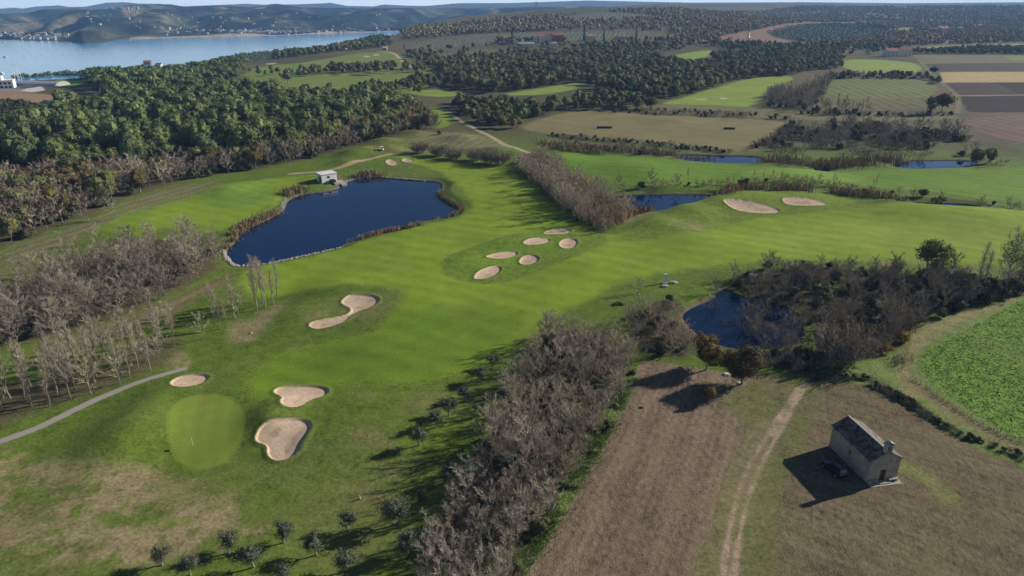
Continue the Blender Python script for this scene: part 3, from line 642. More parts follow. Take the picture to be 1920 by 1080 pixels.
def bare_shrub(seed, H=3, Rr=2, stems=16, nb=7, nt_=6, tw=.03):
    rg = np.random.default_rng(seed); C = G()
    a = rg.uniform(0, 6.28, stems); rad = Rr * .35 * np.sqrt(rg.uniform(0, 1, stems)); o = np.stack([np.cos(a) * rad, np.sin(a) * rad, np.full(stems, -.1)], 1)
    el = rg.uniform(R(38), R(85), stems); d = np.stack([np.cos(a) * np.cos(el), np.sin(a) * np.cos(el), np.sin(el)], 1); L = np.minimum(H / np.sin(el) * .8, Rr * .85 / np.maximum(np.cos(el), .1)) * rg.uniform(.75, 1.1, stems)
    C.tubes(o, o + d * L[:, None], .035, .012, 0, 3)
    s, dd_, l = grow(rg, o, d, L, nb, .7, .2, .2, (H * .2, H * .38)); C.ribbons(s, s + dd_ * l[:, None], tw * 1.5, rg)
    s2, d3, l2 = grow(rg, s, dd_, l, nt_, .9, .2, .15, (.35, .75)); C.ribbons(s2, s2 + d3 * l2[:, None], tw, rg)
    return C
def blob(g, c, r, rg, m=0, nu=8, nv=5):
    """a lumpy closed ball"""
    u = np.arange(nu) / nu * 2 * math.pi; v = np.linspace(-1, 1, nv + 2) * math.pi / 2; q = rg.uniform(.86, 1.12, (nv + 2, nu, 1))
    P = np.stack([np.cos(v)[:, None] * np.cos(u), np.cos(v)[:, None] * np.sin(u), np.sin(v)[:, None] * np.ones(nu)], -1) * q * r + c
    i = np.arange(nu * (nv + 2)).reshape(nv + 2, nu); F = np.stack([i[:-1], np.roll(i[:-1], -1, 1), np.roll(i[1:], -1, 1), i[1:]], -1).reshape(-1, 4)
    return g.add(P, F, m)
def crown(rg, H, Rr, z0, lobes, clumps, per, leaf, flat=1.0, top=.5, crad=.2, m=0, droop=0, C=None, core=.80):
    """uneven rounded lobes, each a dark inner mass with leaf clumps over it"""
    C = C or G(); cz = (z0 + H) / 2; hz = (H - z0) / 2 * flat; S = np.array([Rr, Rr, hz])
    n = lobes + 3; lo = sph(rg, n) * rg.uniform(.30, .62, (n, 1)); lo[:, 2] = lo[:, 2] * .9; lo[0] = (0, 0, -.05); lr = rg.uniform(.30, .50, n); lr[0] = .62
    if core:
        for k in range(n): blob(C, lo[k] * S + (0, 0, cz), lr[k] * core * S, rg, m, *((8, 4) if k == 0 else (6, 3)))
    i = rg.choice(n, clumps, p=lr ** 2 / (lr ** 2).sum()); dr = sph(rg, clumps); out = dr * .8 + unit(lo[i] + 1e-3) * .55; dr = unit(out)
    c = lo[i] + dr * (lr[i] * rg.uniform(.86, 1.06, clumps))[:, None]
    cc = np.repeat(c, per, 0); off = rg.normal(size=cc.shape) * crad * .8
    p = (cc + off) * S + np.array([0, 0, cz]); p[:, 2] = np.maximum(p[:, 2], .15)
    nr = np.repeat(dr, per, 0) + unit(off) * .35 + sph(rg, len(p)) * .45
    C.leaves(p, nr, leaf * rg.uniform(.6, 1.2, len(p)), rg, m)
    return C
def leafy_tree(seed, H=10, Rr=4.5, z0=2.5, lobes=7, clumps=90, per=16, leaf=.5, flat=1.0, crad=.13, tr=None, core=.8):
    rg = np.random.default_rng(seed); T = G(); tr = tr or H * .022 + .04
    n = 4; pts = np.zeros((n + 1, 3)); pts[:, 2] = np.linspace(-.2, H * .75, n + 1); pts[1:, :2] = np.cumsum(rg.normal(0, H * .02, (n, 2)), 0)
    rr = np.linspace(tr, tr * .25, n + 1); T.tubes(pts[:-1], pts[1:], rr[:-1], rr[1:], 0, 6)
    k = 7; t = rg.uniform(.25, .75, k); z = t * H * .75; o = np.stack([np.interp(z, pts[:, 2], pts[:, 0]), np.interp(z, pts[:, 2], pts[:, 1]), z], 1)
    a = np.arange(k) * 2.4; e = o + np.stack([np.cos(a) * Rr * .65, np.sin(a) * Rr * .65, (H - z) * rg.uniform(.25, .6, k)], 1); T.tubes(o, e, tr * .4, tr * .12, 0, 4)
    C = crown(rg, H, Rr, z0, lobes, clumps, per, leaf, flat, crad=crad, core=core)
    return T, C
def cypress_tree(seed, H=11, Rr=1.1, n=900, leaf=.4):
    rg = np.random.default_rng(seed); T = G(); T.tubes([[0, 0, -.2]], [[0, 0, H * .8]], .16, .04, 0, 5); C = G()
    t = rg.uniform(0.04, 1, n); r = Rr * np.sqrt(np.clip(np.sin(np.pi * (t * .86 + .12)), 0, 1)) * (1 - t * .45) * rg.uniform(.6, 1.05, n); a = rg.uniform(0, 6.28, n)
    p = np.stack([np.cos(a) * r, np.sin(a) * r, t * H], 1); nr = np.stack([np.cos(a), np.sin(a), np.full(n, .4)], 1) + sph(rg, n) * .5
    C.leaves(p, nr, leaf, rg); return T, C

def rnd_ramp_mat(name, stops, rough=.75, leafvar=.35, spec=.15, trans=0.0):
    m, nt, b = newmat(name); oi = N(nt, 'ShaderNodeObjectInfo'); at_ = N(nt, 'ShaderNodeAttribute', attribute_name='tint'); g = N(nt, 'ShaderNodeNewGeometry')
    f = math_(nt, 'FRACT', math_(nt, 'ADD', math_(nt, 'MULTIPLY', oi.outputs['Random'], 7.31), at_.outputs['Fac']))
    cr = N(nt, 'ShaderNodeValToRGB'); el = cr.color_ramp.elements; cr.color_ramp.interpolation = 'LINEAR'
    while len(el) > 1: el.remove(el[-1])
    for i, (p, c) in enumerate(stops):
        e = el[0] if i == 0 else el.new(p); e.position = p; e.color = (*c, 1)
    nt.links.new(f, cr.inputs[0])
    k = math_(nt, 'MULTIPLY_ADD', g.outputs['Random Per Island'], 2 * leafvar, 1 - leafvar)
    mx = N(nt, 'ShaderNodeVectorMath', operation='SCALE'); nt.links.new(cr.outputs[0], mx.inputs[0]); nt.links.new(k, mx.inputs['Scale'])
    nt.links.new(mx.outputs[0], b.inputs['Base Color']); b.inputs['Roughness'].default_value = rough; b.inputs['Specular IOR Level'].default_value = spec
    if trans:
        tr = N(nt, 'ShaderNodeBsdfTranslucent'); nt.links.new(mx.outputs[0], tr.inputs[0]); ms = N(nt, 'ShaderNodeMixShader'); ms.inputs[0].default_value = trans
        nt.links.new(b.outputs[0], ms.inputs[1]); nt.links.new(tr.outputs[0], ms.inputs[2]); nt.links.new(ms.outputs[0], nt.nodes['Material Output'].inputs[0])
    return m
M = {}
M['bark'] = rnd_ramp_mat('bark', [(0, (.18, .16, .135)), (1, (.27, .24, .205))], .9, .1)
M['twig'] = rnd_ramp_mat('bare_twigs', [(0, (.40, .33, .24)), (.3, (.49, .42, .315)), (.55, (.42, .365, .28)), (.75, (.43, .38, .24)), (.9, (.38, .30, .225)), (1, (.32, .28, .225))], .9, .35)
M['twigdark'] = rnd_ramp_mat('dark_twigs', [(0, (.22, .185, .15)), (.5, (.29, .24, .185)), (1, (.25, .195, .155))], .9, .35)
M['reedtwig'] = rnd_ramp_mat('willow_twigs', [(0, (.42, .31, .21)), (.4, (.36, .29, .22)), (.7, (.42, .34, .17)), (1, (.38, .26, .18))], .9, .3)
M['pine'] = rnd_ramp_mat('pine_needles', [(0, (.115, .16, .055)), (.4, (.16, .205, .068)), (.75, (.08, .115, .05)), (1, (.14, .18, .06))], .8, .4, trans=.2)
M['oak'] = rnd_ramp_mat('oak_leaves', [(0, (.13, .15, .052)), (.35, (.18, .175, .06)), (.6, (.10, .125, .055)), (.75, (.21, .155, .07)), (.88, (.18, .14, .065)), (1, (.13, .15, .052))], .8, .4, trans=.2)
M['brown'] = rnd_ramp_mat('brown_leaves', [(0, (.15, .10, .04)), (.5, (.13, .105, .035)), (1, (.10, .075, .035))], .8, .45, trans=.25)
M['autumn'] = rnd_ramp_mat('autumn_leaves', [(0, (.22, .145, .04)), (1, (.16, .125, .04))], .8, .5, trans=.3)
M['bush'] = rnd_ramp_mat('bush_leaves', [(0, (.05, .062, .028)), (.5, (.085, .09, .04)), (.8, (.05, .055, .032)), (1, (.10, .085, .045))], .8, .4, trans=.15)
M['olive'] = rnd_ramp_mat('olive_leaves', [(0, (.085, .10, .065)), (1, (.12, .13, .09))], .7, .35, trans=.15)
M['cypress'] = rnd_ramp_mat('cypress_leaves', [(0, (.022, .036, .018)), (1, (.03, .045, .02))], .8, .3)
M['reed'] = rnd_ramp_mat('dry_reeds', [(0, (.30, .22, .13)), (.5, (.25, .20, .10)), (1, (.27, .18, .11))], .85, .35)
M['herb'] = rnd_ramp_mat('undergrowth', [(0, (.09, .14, .035)), (1, (.12, .15, .05))], .8, .4, trans=.2)

# variants: kind -> dict(near=[(T,C)...], far=[G...])
KV = {}
def kind(key, near_list, far_list, leafmat, barkmat='bark', h=7.0):
    """near: (trunk G, crown G) pairs -> two meshes each; far: one G with bark faces as slot 1"""
    d = dict(near=[], far=[], fard=[], mats=(M[leafmat], M[barkmat]), h=h)
    for T, C in near_list:
        d['near'].append((T.mesh(key + '_trunk') if T else None, C.mesh(key + '_crown')))
        if T: d['near'][-1][0].materials.append(M[barkmat])
        d['near'][-1][1].materials.append(M[leafmat])
        d.setdefault('neard', []).append((T.arrays() if T else None, C.arrays()))
    for T, C in far_list:
        g = G(); V, F, _ = C.arrays(); g.add(V, F, 0)
        if T: V, F, _ = T.arrays(); g.add(V, F, 1)
        me = g.mesh(key); me.materials.append(M[leafmat]); me.materials.append(M[barkmat]); d['far'].append(me); d['fard'].append(g.arrays())
    KV[key] = d
FARK = dict(clumps=40, per=6, crad=.11, lobes=5)
kind('bare_tree', [bare_tree(100 + i, 5.8 + (i % 4) * .9, 2.5 + .35 * (i % 3), .2, 10, 5, 9, .034, twl=.9) for i in range(7)],
     [bare_tree(120 + i, 7.2, 2.8, .22, 7, 4, 3, .10, twl=1.4) for i in range(3)], 'twig', h=7)
kind('tall_bare_tree', [bare_tree(140 + i, 10.5, 2.5, .3, 12, 5, 6, .026, narrow=True, twl=1.2) for i in range(4)],
     [bare_tree(150 + i, 10.5, 2.0, .34, 8, 3, 3, .10, narrow=True, twl=1.4) for i in range(2)], 'twig', h=10)
kind('dark_bare_tree', [bare_tree(160 + i, 6.5, 2.7, .15, 10, 6, 7, .036) for i in range(3)], [bare_tree(170 + i, 6.5, 2.8, .15, 8, 4, 3, .10, twl=1.4) for i in range(2)], 'twigdark', h=6.5)
kind('bare_shrub', [(None, bare_shrub(180 + i, 3.2, 2.2)) for i in range(4)], [(None, bare_shrub(190 + i, 3.2, 2.2, 10, 5, 3, .09)) for i in range(2)], 'twigdark', h=3)
kind('willow_shrub', [(None, bare_shrub(200 + i, 4.6, 1.9, 16, 8, 6, .04)) for i in range(3)], [(None, bare_shrub(210 + i, 4.6, 1.9, 11, 6, 3, .10)) for i in range(3)], 'reedtwig', h=4.5)
kind('pine_tree', [leafy_tree(220 + i, 11 + i % 3, 4.6 + .3 * (i % 3), 2.2, 10, 110, 11, .62, crad=.10) for i in range(5)], [leafy_tree(230 + i, 11, 5.0, 2.5, leaf=1.05, **FARK) for i in range(4)], 'pine', h=11)
kind('oak_tree', [leafy_tree(240 + i, 9.0 + i % 3, 5.0, .8, 8, 100, 11, .58, crad=.10) for i in range(5)], [leafy_tree(250 + i, 9.5, 4.8, 1.4, leaf=1.05, **FARK) for i in range(4)], 'oak', h=9.5)
kind('brown_tree', [leafy_tree(260 + i, 9, 4.4, 1.2, 7, 85, 15, .5, crad=.13) for i in range(3)], [leafy_tree(265 + i, 9, 4.4, 1.2, leaf=1.15, **FARK) for i in range(2)], 'brown', h=9)
kind('leafy_bush', [(None, leafy_tree(270 + i, 3.2, 2.1, -.3, 6, 60, 15, .34, crad=.16)[1]) for i in range(4)], [(None, leafy_tree(280 + i, 3.2, 2.1, -.3, 5, 20, 9, .75, crad=.2)[1]) for i in range(2)], 'bush', h=3)
kind('olive_tree', [leafy_tree(290 + i, 3.6, 1.8, .9, 6, 90, 20, .17, crad=.15, tr=.15, core=.5) for i in range(4)], [(None, leafy_tree(296 + i, 3.6, 1.9, .3, 4, 12, 6, .75, crad=.2)[1]) for i in range(2)], 'olive', h=3.4)
kind('cypress_tree', [cypress_tree(300 + i) for i in range(2)], [cypress_tree(304, n=160, leaf=1.0)], 'cypress', h=11)
kind('undergrowth', [(None, leafy_tree(310 + i, 1.3, 1.5, -.5, 4, 30, 12, .28, crad=.2)[1]) for i in range(2)], [(None, leafy_tree(315, 1.3, 1.5, -.5, 4, 12, 6, .6, crad=.2)[1])], 'herb', h=1.2)

from collections import defaultdict
POOL = defaultdict(list)
def put(key, x, y, s=1.0, label=None, cat=None, group=None, solo=False, rz=None, sz=None):
    POOL[key].append(dict(x=float(x), y=float(y), s=s, label=label, cat=cat, group=group, solo=solo, rz=rng.uniform(0, 6.28) if rz is None else rz, sz=sz or s))
def scatter(P, sp, jit=.38, rot=.3):
    """jittered triangular grid of points inside a world polygon"""
    c = P.mean(0); r = np.linalg.norm(P - c, axis=1).max() + sp
    n = int(r / sp) + 2; i, j = np.meshgrid(np.arange(-n, n + 1), np.arange(-n, n + 1)); x = (i + (j % 2) * .5) * sp; y = j * sp * .87
    x = x.ravel() + rng.uniform(-jit, jit, x.size) * sp; y = y.ravel() + rng.uniform(-jit, jit, y.size) * sp
    X_ = c[0] + x * math.cos(rot) - y * math.sin(rot); Y_ = c[1] + x * math.sin(rot) + y * math.cos(rot)
    k = np.nonzero(near(P, X_, Y_, 0))[0]; k = k[sdf(P, X_[k], Y_[k]) > 0]
    return X_[k], Y_[k]
def inside_any(polys, x, y, m=0):
    r = np.zeros(np.shape(x), bool)
    for P in polys: r |= local(P, x, y, m + 1) > -m
    return r
def flora(P, sp, mix, lab, group, smin=.75, smax=1.2, avoid=(), jit=.38, rot=.3, dens=None):
    """mix: [(kind, share, category, what)]"""
    x, y = scatter(P, sp, jit, rot)
    if avoid: k = ~inside_any(avoid, x, y, 1.5); x, y = x[k], y[k]
    if dens is not None: k = rng.random(len(x)) < dens(x, y); x, y = x[k], y[k]
    sh = np.array([m[1] for m in mix], float); ch = rng.choice(len(mix), len(x), p=sh / sh.sum())
    cl = fbm(x, y, 22, 2, 61)
    for a, b, c, u in zip(x, y, ch, cl):
        k, _, cat, what = mix[c]; put(k, a, b, rng.uniform(smin, smax) * (.8 + .4 * u), (what + ' ' + lab).strip(), cat, {'leafy bush': 'leafy bushes', 'cypress': 'cypresses', 'undergrowth': 'undergrowth'}.get(cat, cat + 's') + ' ' + group)
# ================================================================ WHERE THE PLANTS STAND
AV = [z['poly'] for z in Z if z['poly'] is not None and z['mat'] in ('grassfar', 'olive', 'plough', 'vine', 'stubble', 'fairway', 'crop', 'brownfield', 'green') and not (z['mat'] == 'stubble' and z['soft'] >= 4)]
PATHS = [z['line'] for z in Z if z['line'] is not None and z['name'] in ('cart_path', 'dirt_path', 'dirt_track')]
PW = [P for P, lv in PONDS.values()]
def clear(x, y):
    k = inside_any(AV + PW, x, y, 1.0)
    for L in PATHS: k |= pld(L, x, y) < 3
    return ~k
def dclear(f=None):
    return lambda x, y: clear(x, y).astype(float) * (1 if f is None else f(x, y))
Wd = WOODS
flora(Wd['thicket'], 2.75, [('bare_tree', .62, 'bare tree', 'leafless grey-brown tree'), ('dark_bare_tree', .16, 'bare tree', 'darker leafless tree'), ('bare_shrub', .22, 'shrub', 'leafless tangled shrub')],
      'in the dense thicket between fairway and stubble field', 'of the thicket beside the stubble field', .55, 1.12)
flora(Wd['thicket'], 3.4, [('undergrowth', .75, 'undergrowth', ''), ('leafy_bush', .25, 'leafy bush', 'low green bush')], 'in the dense thicket beside the stubble field', 'under the thicket', .6, .95)
flora(Wd['poplars'], 4.1, [('tall_bare_tree', .85, 'bare tree', 'slim leafless plantation tree with bare straight trunk'), ('bare_tree', .15, 'bare tree', 'small leafless tree')], 'above the grey cart path', 'of the plantation above the cart path', .85, 1.25, jit=.3, rot=.9)
flora(Wd['bare_middle'], 3.7, [('bare_tree', .34, 'bare tree', 'leafless brown tree'), ('dark_bare_tree', .38, 'bare tree', 'darker leafless tree'), ('bare_shrub', .12, 'shrub', 'leafless shrub'), ('leafy_bush', .13, 'leafy bush', 'dark green bush')],
      'in the wooded strip left of the lake', 'of the wooded strip left of the lake', .8, 1.25)
flora(Wd['bare_upper'], 4.3, [('bare_tree', .28, 'bare tree', 'leafless grey-brown tree'), ('dark_bare_tree', .44, 'bare tree', 'darker leafless tree'), ('oak_tree', .06, 'leafy tree', 'olive-green tree'), ('brown_tree', .05, 'leafy tree', 'brown-leaved tree'), ('leafy_bush', .17, 'leafy bush', 'dark bush')],
      'in the belt below the pine wood', 'of the belt below the pine wood', .85, 1.3)
flora(Wd['pines'], 9.6, [('pine_tree', .86, 'pine', 'dark green pine'), ('oak_tree', .08, 'leafy tree', 'dull green tree'), ('dark_bare_tree', .06, 'bare tree', 'leafless tree')], 'in the dense pine wood on the left', 'of the pine wood on the left', .75, 1.6, dens=dclear())
flora(W([(-200, 205), (0, 190), (60, 196), (90, 205), (110, 212), (60, 214), (0, 232), (-200, 250)]), 4.5, [('leafy_bush', 1, 'leafy bush', 'dark scrub bush')], 'on the rocky clearing at the left edge', 'of the rocky clearing', .7, 1.3)
flora(W([(20, 152), (100, 145), (180, 140), (300, 140), (470, 132), (480, 150), (350, 155), (165, 156), (165, 146), (100, 146), (40, 152)]), 6.5, [('pine_tree', .8, 'pine', 'pine'), ('oak_tree', .2, 'leafy tree', 'dark tree')], 'at the seaward edge of the left wood', 'along the sea', .75, 1.1, dens=dclear())
pc = W([(1165, 600), (1210, 582), (1262, 566), (1268, 574), (1250, 592), (1275, 625), (1310, 650), (1290, 668), (1240, 672), (1190, 650)])
flora(pc, 2.3, [('bare_tree', .3, 'bare tree', 'leafless tree'), ('bare_shrub', .5, 'shrub', 'leafless shrub'), ('leafy_bush', .2, 'leafy bush', 'dark leafy bush')], 'left of the thicket pond', 'left of the thicket pond', .45, .85)
flora(Wd['pondwood_right'], 3.4, [('dark_bare_tree', .34, 'bare tree', 'dark leafless tree'), ('bare_shrub', .3, 'shrub', 'leafless rounded shrub'), ('leafy_bush', .34, 'leafy bush', 'dark leafy bush'), ('oak_tree', .02, 'leafy tree', 'green tree')],
      'in the tangled wood right of the thicket pond', 'right of the thicket pond', .5, .95, avoid=PW)
flora(Wd['pondwood_front'], 2.7, [('bare_shrub', .5, 'shrub', 'leafless shrub'), ('leafy_bush', .35, 'leafy bush', 'olive-green bush'), ('dark_bare_tree', .15, 'bare tree', 'leafless tree')], 'on the near bank of the thicket pond', 'on the near bank of the thicket pond', .55, .9, avoid=PW)
for pts, sp in (([(1405, 556), (1470, 562), (1512, 600), (1506, 640), (1440, 652), (1400, 645), (1388, 600)], 3.6), ([(1275, 590), (1345, 545), (1400, 556), (1385, 600), (1395, 640), (1340, 645), (1300, 620)], 7.5)):
    flora(W(pts), sp, [('dark_bare_tree', .7, 'bare tree', 'leafless tree'), ('bare_shrub', .3, 'shrub', 'leafless shrub')], 'standing in the water of the thicket pond', 'standing in the thicket pond', .55, .9)
wl = W([(968, 322), (985, 335), (1010, 352), (1035, 375), (1055, 398), (1080, 420), (1105, 428)])
for t in np.linspace(0, 4.6, 28):
    k = int(t); q = wl[k] + (wl[k + 1] - wl[k]) * (t - k); put('bare_tree' if rng.random() < .6 else 'willow_shrub', q[0] + 2 + rng.normal(0, .7), q[1] + rng.normal(0, .7), rng.uniform(1.0, 1.5), 'taller pale leafless tree at the fairway edge of the scrub wedge', 'bare tree', 'tall trees edging the scrub wedge')
flora(Wd['eastrow'], 3.3, [('dark_bare_tree', .3, 'bare tree', 'dark leafless tree'), ('leafy_bush', .45, 'leafy bush', 'dark leafy bush'), ('bare_shrub', .25, 'shrub', 'leafless shrub')], 'in the hedge wood above the green crop field', 'above the green crop field', .7, 1.1)
rw = W([(965, 316), (985, 300), (1015, 290), (1045, 312), (1075, 340), (1130, 366), (1150, 385), (1190, 400), (1175, 420), (1150, 432), (1130, 435), (1090, 424), (1055, 395), (1020, 355)])
flora(rw, 2.9, [('willow_shrub', .8, 'shrub', 'pale brown leafless willow'), ('bare_tree', .12, 'bare tree', 'leafless tree'), ('leafy_bush', .08, 'leafy bush', 'olive bush')], 'in the wedge of scrub right of the lake', 'of the wedge right of the lake', .75, 1.35)
for pts, kd in [([(1135, 360), (1340, 352), (1500, 355), (1640, 366), (1850, 388), (1880, 395), (1920, 398), (1920, 390), (1700, 368), (1500, 344), (1340, 345), (1150, 352)], 'willow_shrub'),
                ([(1010, 265), (1130, 284), (1260, 294), (1420, 308), (1530, 322), (1440, 304), (1280, 286), (1060, 266)], 'bare_shrub'),
                ([(1440, 290), (1640, 296), (1700, 298), (1860, 296), (1900, 310), (1840, 315), (1850, 290), (1640, 285), (1450, 280)], 'bare_shrub')]:
    flora(W(pts), 4.0, [(kd, .75, 'shrub', 'leafless bankside shrub'), ('dark_bare_tree', .12, 'bare tree', 'small leafless tree'), ('leafy_bush', .13, 'leafy bush', 'olive bush')], 'along the reedy channel', 'along the reedy channel', .45, 1.0, avoid=PW, jit=.45, dens=lambda x, y: ss(.38, .55, fbm(x, y, 18, 2, 12)))
flora(W([(1395, 285), (1440, 262), (1480, 236), (1560, 232), (1700, 240), (1790, 250), (1820, 262), (1790, 275), (1700, 282), (1560, 280), (1460, 278)]), 3.9, [('bare_shrub', .7, 'shrub', 'dark rounded shrub'), ('leafy_bush', .25, 'leafy bush', 'dark bush'), ('dark_bare_tree', .15, 'bare tree', 'leafless dark tree')],
      'on the scrubby marsh beyond the channel', 'of the scrubby marsh', .75, 1.35, dens=lambda x, y: ss(.30, .42, fbm(x, y, 26, 3, 13)))
flora(W([(1110, 212), (1200, 203), (1330, 210), (1480, 219), (1490, 226), (1330, 220), (1200, 214)]), 4.2, [('bare_shrub', .8, 'shrub', 'dark low shrub'), ('leafy_bush', .2, 'leafy bush', 'dark bush')], 'in the hedge row across the brown meadow', 'of the meadow hedge', .5, .85, dens=lambda x, y: ss(.3, .45, fbm(x, y, 20, 2, 14)))
flora(W([(1030, 256), (1180, 270), (1300, 283), (1380, 287), (1380, 283), (1180, 265), (1035, 251)]), 2.5, [('leafy_bush', .3, 'leafy bush', 'dark bush'), ('bare_shrub', .7, 'shrub', 'dark shrub')], 'in the dark hedge below the brown meadow', 'of the dark hedge', .5, .7)
OAKS = [('oak_tree', .62, 'leafy tree', 'olive-green leafy tree'), ('brown_tree', .15, 'leafy tree', 'brown-leaved tree'), ('dark_bare_tree', .12, 'bare tree', 'leafless tree'), ('pine_tree', .11, 'pine', 'dark pine')]
flora(W([(800, 150), (850, 118), (1000, 106), (1200, 104), (1250, 121), (1330, 127), (1480, 131), (1505, 138), (1440, 150), (1380, 168), (1290, 182), (1220, 187), (1120, 168), (1080, 156), (930, 176), (870, 168)]), 8.2, OAKS, 'in the long wood across the middle distance', 'of the long wood', .7, 1.4, dens=dclear())
flora(W([(860, 190), (930, 199), (1000, 203), (1070, 197), (1125, 186), (1170, 188), (1215, 196), (1225, 205), (1090, 212), (1010, 228), (960, 242), (905, 236), (870, 220), (850, 200)]), 7.8, OAKS, 'in the wood beside the pale path', 'of the wood beside the path', .6, 1.2, dens=dclear())
flora(W([(480, 215), (560, 200), (640, 204), (700, 190), (760, 196), (790, 205), (822, 228), (780, 245), (700, 262), (640, 265)]), 7.6, [('oak_tree', .5, 'leafy tree', 'olive-green leafy tree'), ('brown_tree', .25, 'leafy tree', 'brown rounded tree'), ('pine_tree', .15, 'pine', 'dark pine'), ('dark_bare_tree', .1, 'bare tree', 'leafless tree')],
      'in the wood behind the lake', 'of the wood behind the lake', .75, 1.2, dens=dclear())
flora(W([(1330, 110), (1450, 98), (1560, 100), (1580, 112), (1585, 128), (1500, 135), (1440, 128), (1350, 118)]), 8.5, OAKS, 'in the wood beyond the sunlit fairway', 'beyond the sunlit fairway', .8, 1.2, dens=dclear())
flora(W([(1440, 178), (1500, 176), (1548, 150), (1560, 146), (1545, 185), (1520, 206), (1640, 212), (1640, 216), (1500, 212), (1440, 200)]), 6.0, [('dark_bare_tree', .5, 'bare tree', 'leafless tree'), ('tall_bare_tree', .25, 'bare tree', 'tall leafless tree'), ('leafy_bush', .25, 'leafy bush', 'dark bush')], 'beside the vineyard block', 'beside the vineyard block', .9, 1.3)
flora(W([(1550, 145), (1600, 140), (1740, 146), (1765, 155), (1760, 160), (1735, 149), (1600, 147), (1552, 149)]), 5.5, [('oak_tree', .4, 'leafy tree', 'dark tree'), ('leafy_bush', .35, 'leafy bush', 'dark bush'), ('dark_bare_tree', .25, 'bare tree', 'leafless tree')], 'in the dark tree row above the vineyard', 'of the row above the vineyard', .5, .9)
flora(W([(1500, 212), (1640, 214), (1790, 214), (1790, 219), (1640, 219), (1500, 217)]), 5, [('bare_shrub', .6, 'shrub', 'dark shrub'), ('leafy_bush', .4, 'leafy bush', 'dark bush')], 'in the hedge below the vineyard', 'below the vineyard', .6, 1.0)
flora(W([(300, 138), (380, 122), (440, 110), (470, 116), (460, 134), (380, 140)]), 9, [('pine_tree', .7, 'pine', 'dark pine'), ('oak_tree', .3, 'leafy tree', 'dark tree')], 'between the left wood and the sea', 'between wood and sea', .8, 1.15, dens=dclear())
flora(W([(450, 118), (520, 112), (640, 97), (700, 92), (735, 86), (735, 80), (640, 88), (520, 100), (440, 108)]), 9, [('oak_tree', .55, 'leafy tree', 'dark tree'), ('pine_tree', .35, 'pine', 'dark pine'), ('cypress_tree', .1, 'cypress', 'cypress')], 'between the far golf plateau and the sea', 'beside the sea', .7, 1.05, dens=dclear())
for pts, sp in (([(560, 136), (640, 130), (740, 124), (800, 128), (800, 133), (740, 130), (640, 137), (560, 142)], 7), ([(600, 172), (700, 166), (790, 150), (840, 158), (800, 182), (700, 188), (600, 190)], 9), ([(760, 100), (800, 120), (850, 150), (880, 150), (830, 120), (790, 100)], 9)):
    flora(W(pts), sp, [('oak_tree', .6, 'leafy tree', 'olive-green tree'), ('brown_tree', .2, 'leafy tree', 'brown tree'), ('dark_bare_tree', .2, 'bare tree', 'leafless tree')], 'in the belts of trees crossing the far golf plateau', 'of the belts on the far plateau', .6, 1.1, dens=lambda x, y: .35 + .65 * ss(.4, .55, fbm(x, y, 40, 2, 19)))
flora(W([(470, 140), (560, 138), (740, 132), (800, 130), (800, 136), (740, 138), (560, 145), (475, 150)]), 11, [('oak_tree', .7, 'leafy tree', 'rounded dark tree'), ('pine_tree', .3, 'pine', 'dark pine')], 'scattered on the far golf plateau', 'on the far golf plateau', .6, 1.0, dens=lambda x, y: np.full(np.shape(x), .55))
MID = [('oak_tree', .5, 'leafy tree', 'olive-green tree'), ('brown_tree', .2, 'leafy tree', 'brown-leaved tree'), ('pine_tree', .12, 'pine', 'dark pine'), ('cypress_tree', .03, 'cypress', 'dark cypress'), ('dark_bare_tree', .15, 'bare tree', 'leafless tree')]
flora(W([(735, 86), (760, 98), (900, 84), (960, 80), (1060, 80), (1250, 74), (1330, 84), (1480, 86), (1560, 90), (1740, 84), (1740, 102), (1560, 104), (1330, 94), (1200, 98), (1000, 108), (860, 120), (790, 125)]), 11, MID, 'on the rising ground near the hamlet', 'near the hamlet', .6, 1.05, dens=dclear(lambda x, y: .08 + ss(.42, .55, fbm(x, y, 70, 3, 15))))
flora(W([(1670, 102), (1730, 99), (1800, 93), (1960, 91), (2100, 91), (2100, 101), (1960, 102), (1730, 102)]), 8, MID, 'in the hedge beyond the striped fields', 'beyond the striped fields', .6, .95, dens=dclear())
flora(W([(930, 78), (1010, 77), (1010, 84), (930, 85)]), 14, [('cypress_tree', .3, 'cypress', 'dark cypress'), ('pine_tree', .7, 'pine', 'dark pine')], 'left of the hamlet', 'beside the hamlet', .8, 1.1)
# far wooded hills: beyond some 1.5 km, thousands of crowns
FARW = []
for pts, sp, f in [([(735, 66), (800, 50), (900, 40), (1000, 34), (1100, 26), (1250, 18), (1330, 22), (1480, 24), (1330, 74), (1250, 62), (1180, 56), (1040, 58), (900, 62), (760, 74)], 13, .36),
                ([(1250, 18), (1500, 13), (1920, 12), (2150, 12), (2150, 44), (1920, 42), (1640, 40), (1480, 40), (1330, 44)], 19, .30),
                ([(1480, 42), (1700, 42), (2150, 46), (2150, 82), (1900, 80), (1700, 86), (1560, 86), (1480, 84), (1330, 84), (1250, 74), (1330, 48)], 14, .30)]:
    P = W(pts); x, y = scatter(P, sp * .9, .45); k = clear(x, y) & (rng.random(len(x)) < f + ss(.38, .52, fbm(x, y, 130, 3, 16))); FARW.append(np.stack([x[k], y[k]], 1))
FARW = np.vstack(FARW)
# olive groves in rows
GROVE = []
for z_ in Z:
    if z_['mat'] == 'olive':
        x, y = scatter(z_['poly'], 10.0, .2, .35); k = rng.random(len(x)) < .9; GROVE.append(np.stack([x[k], y[k], np.full(k.sum(), z_['col'][0] < .05)], 1))
GROVE = np.vstack(GROVE)

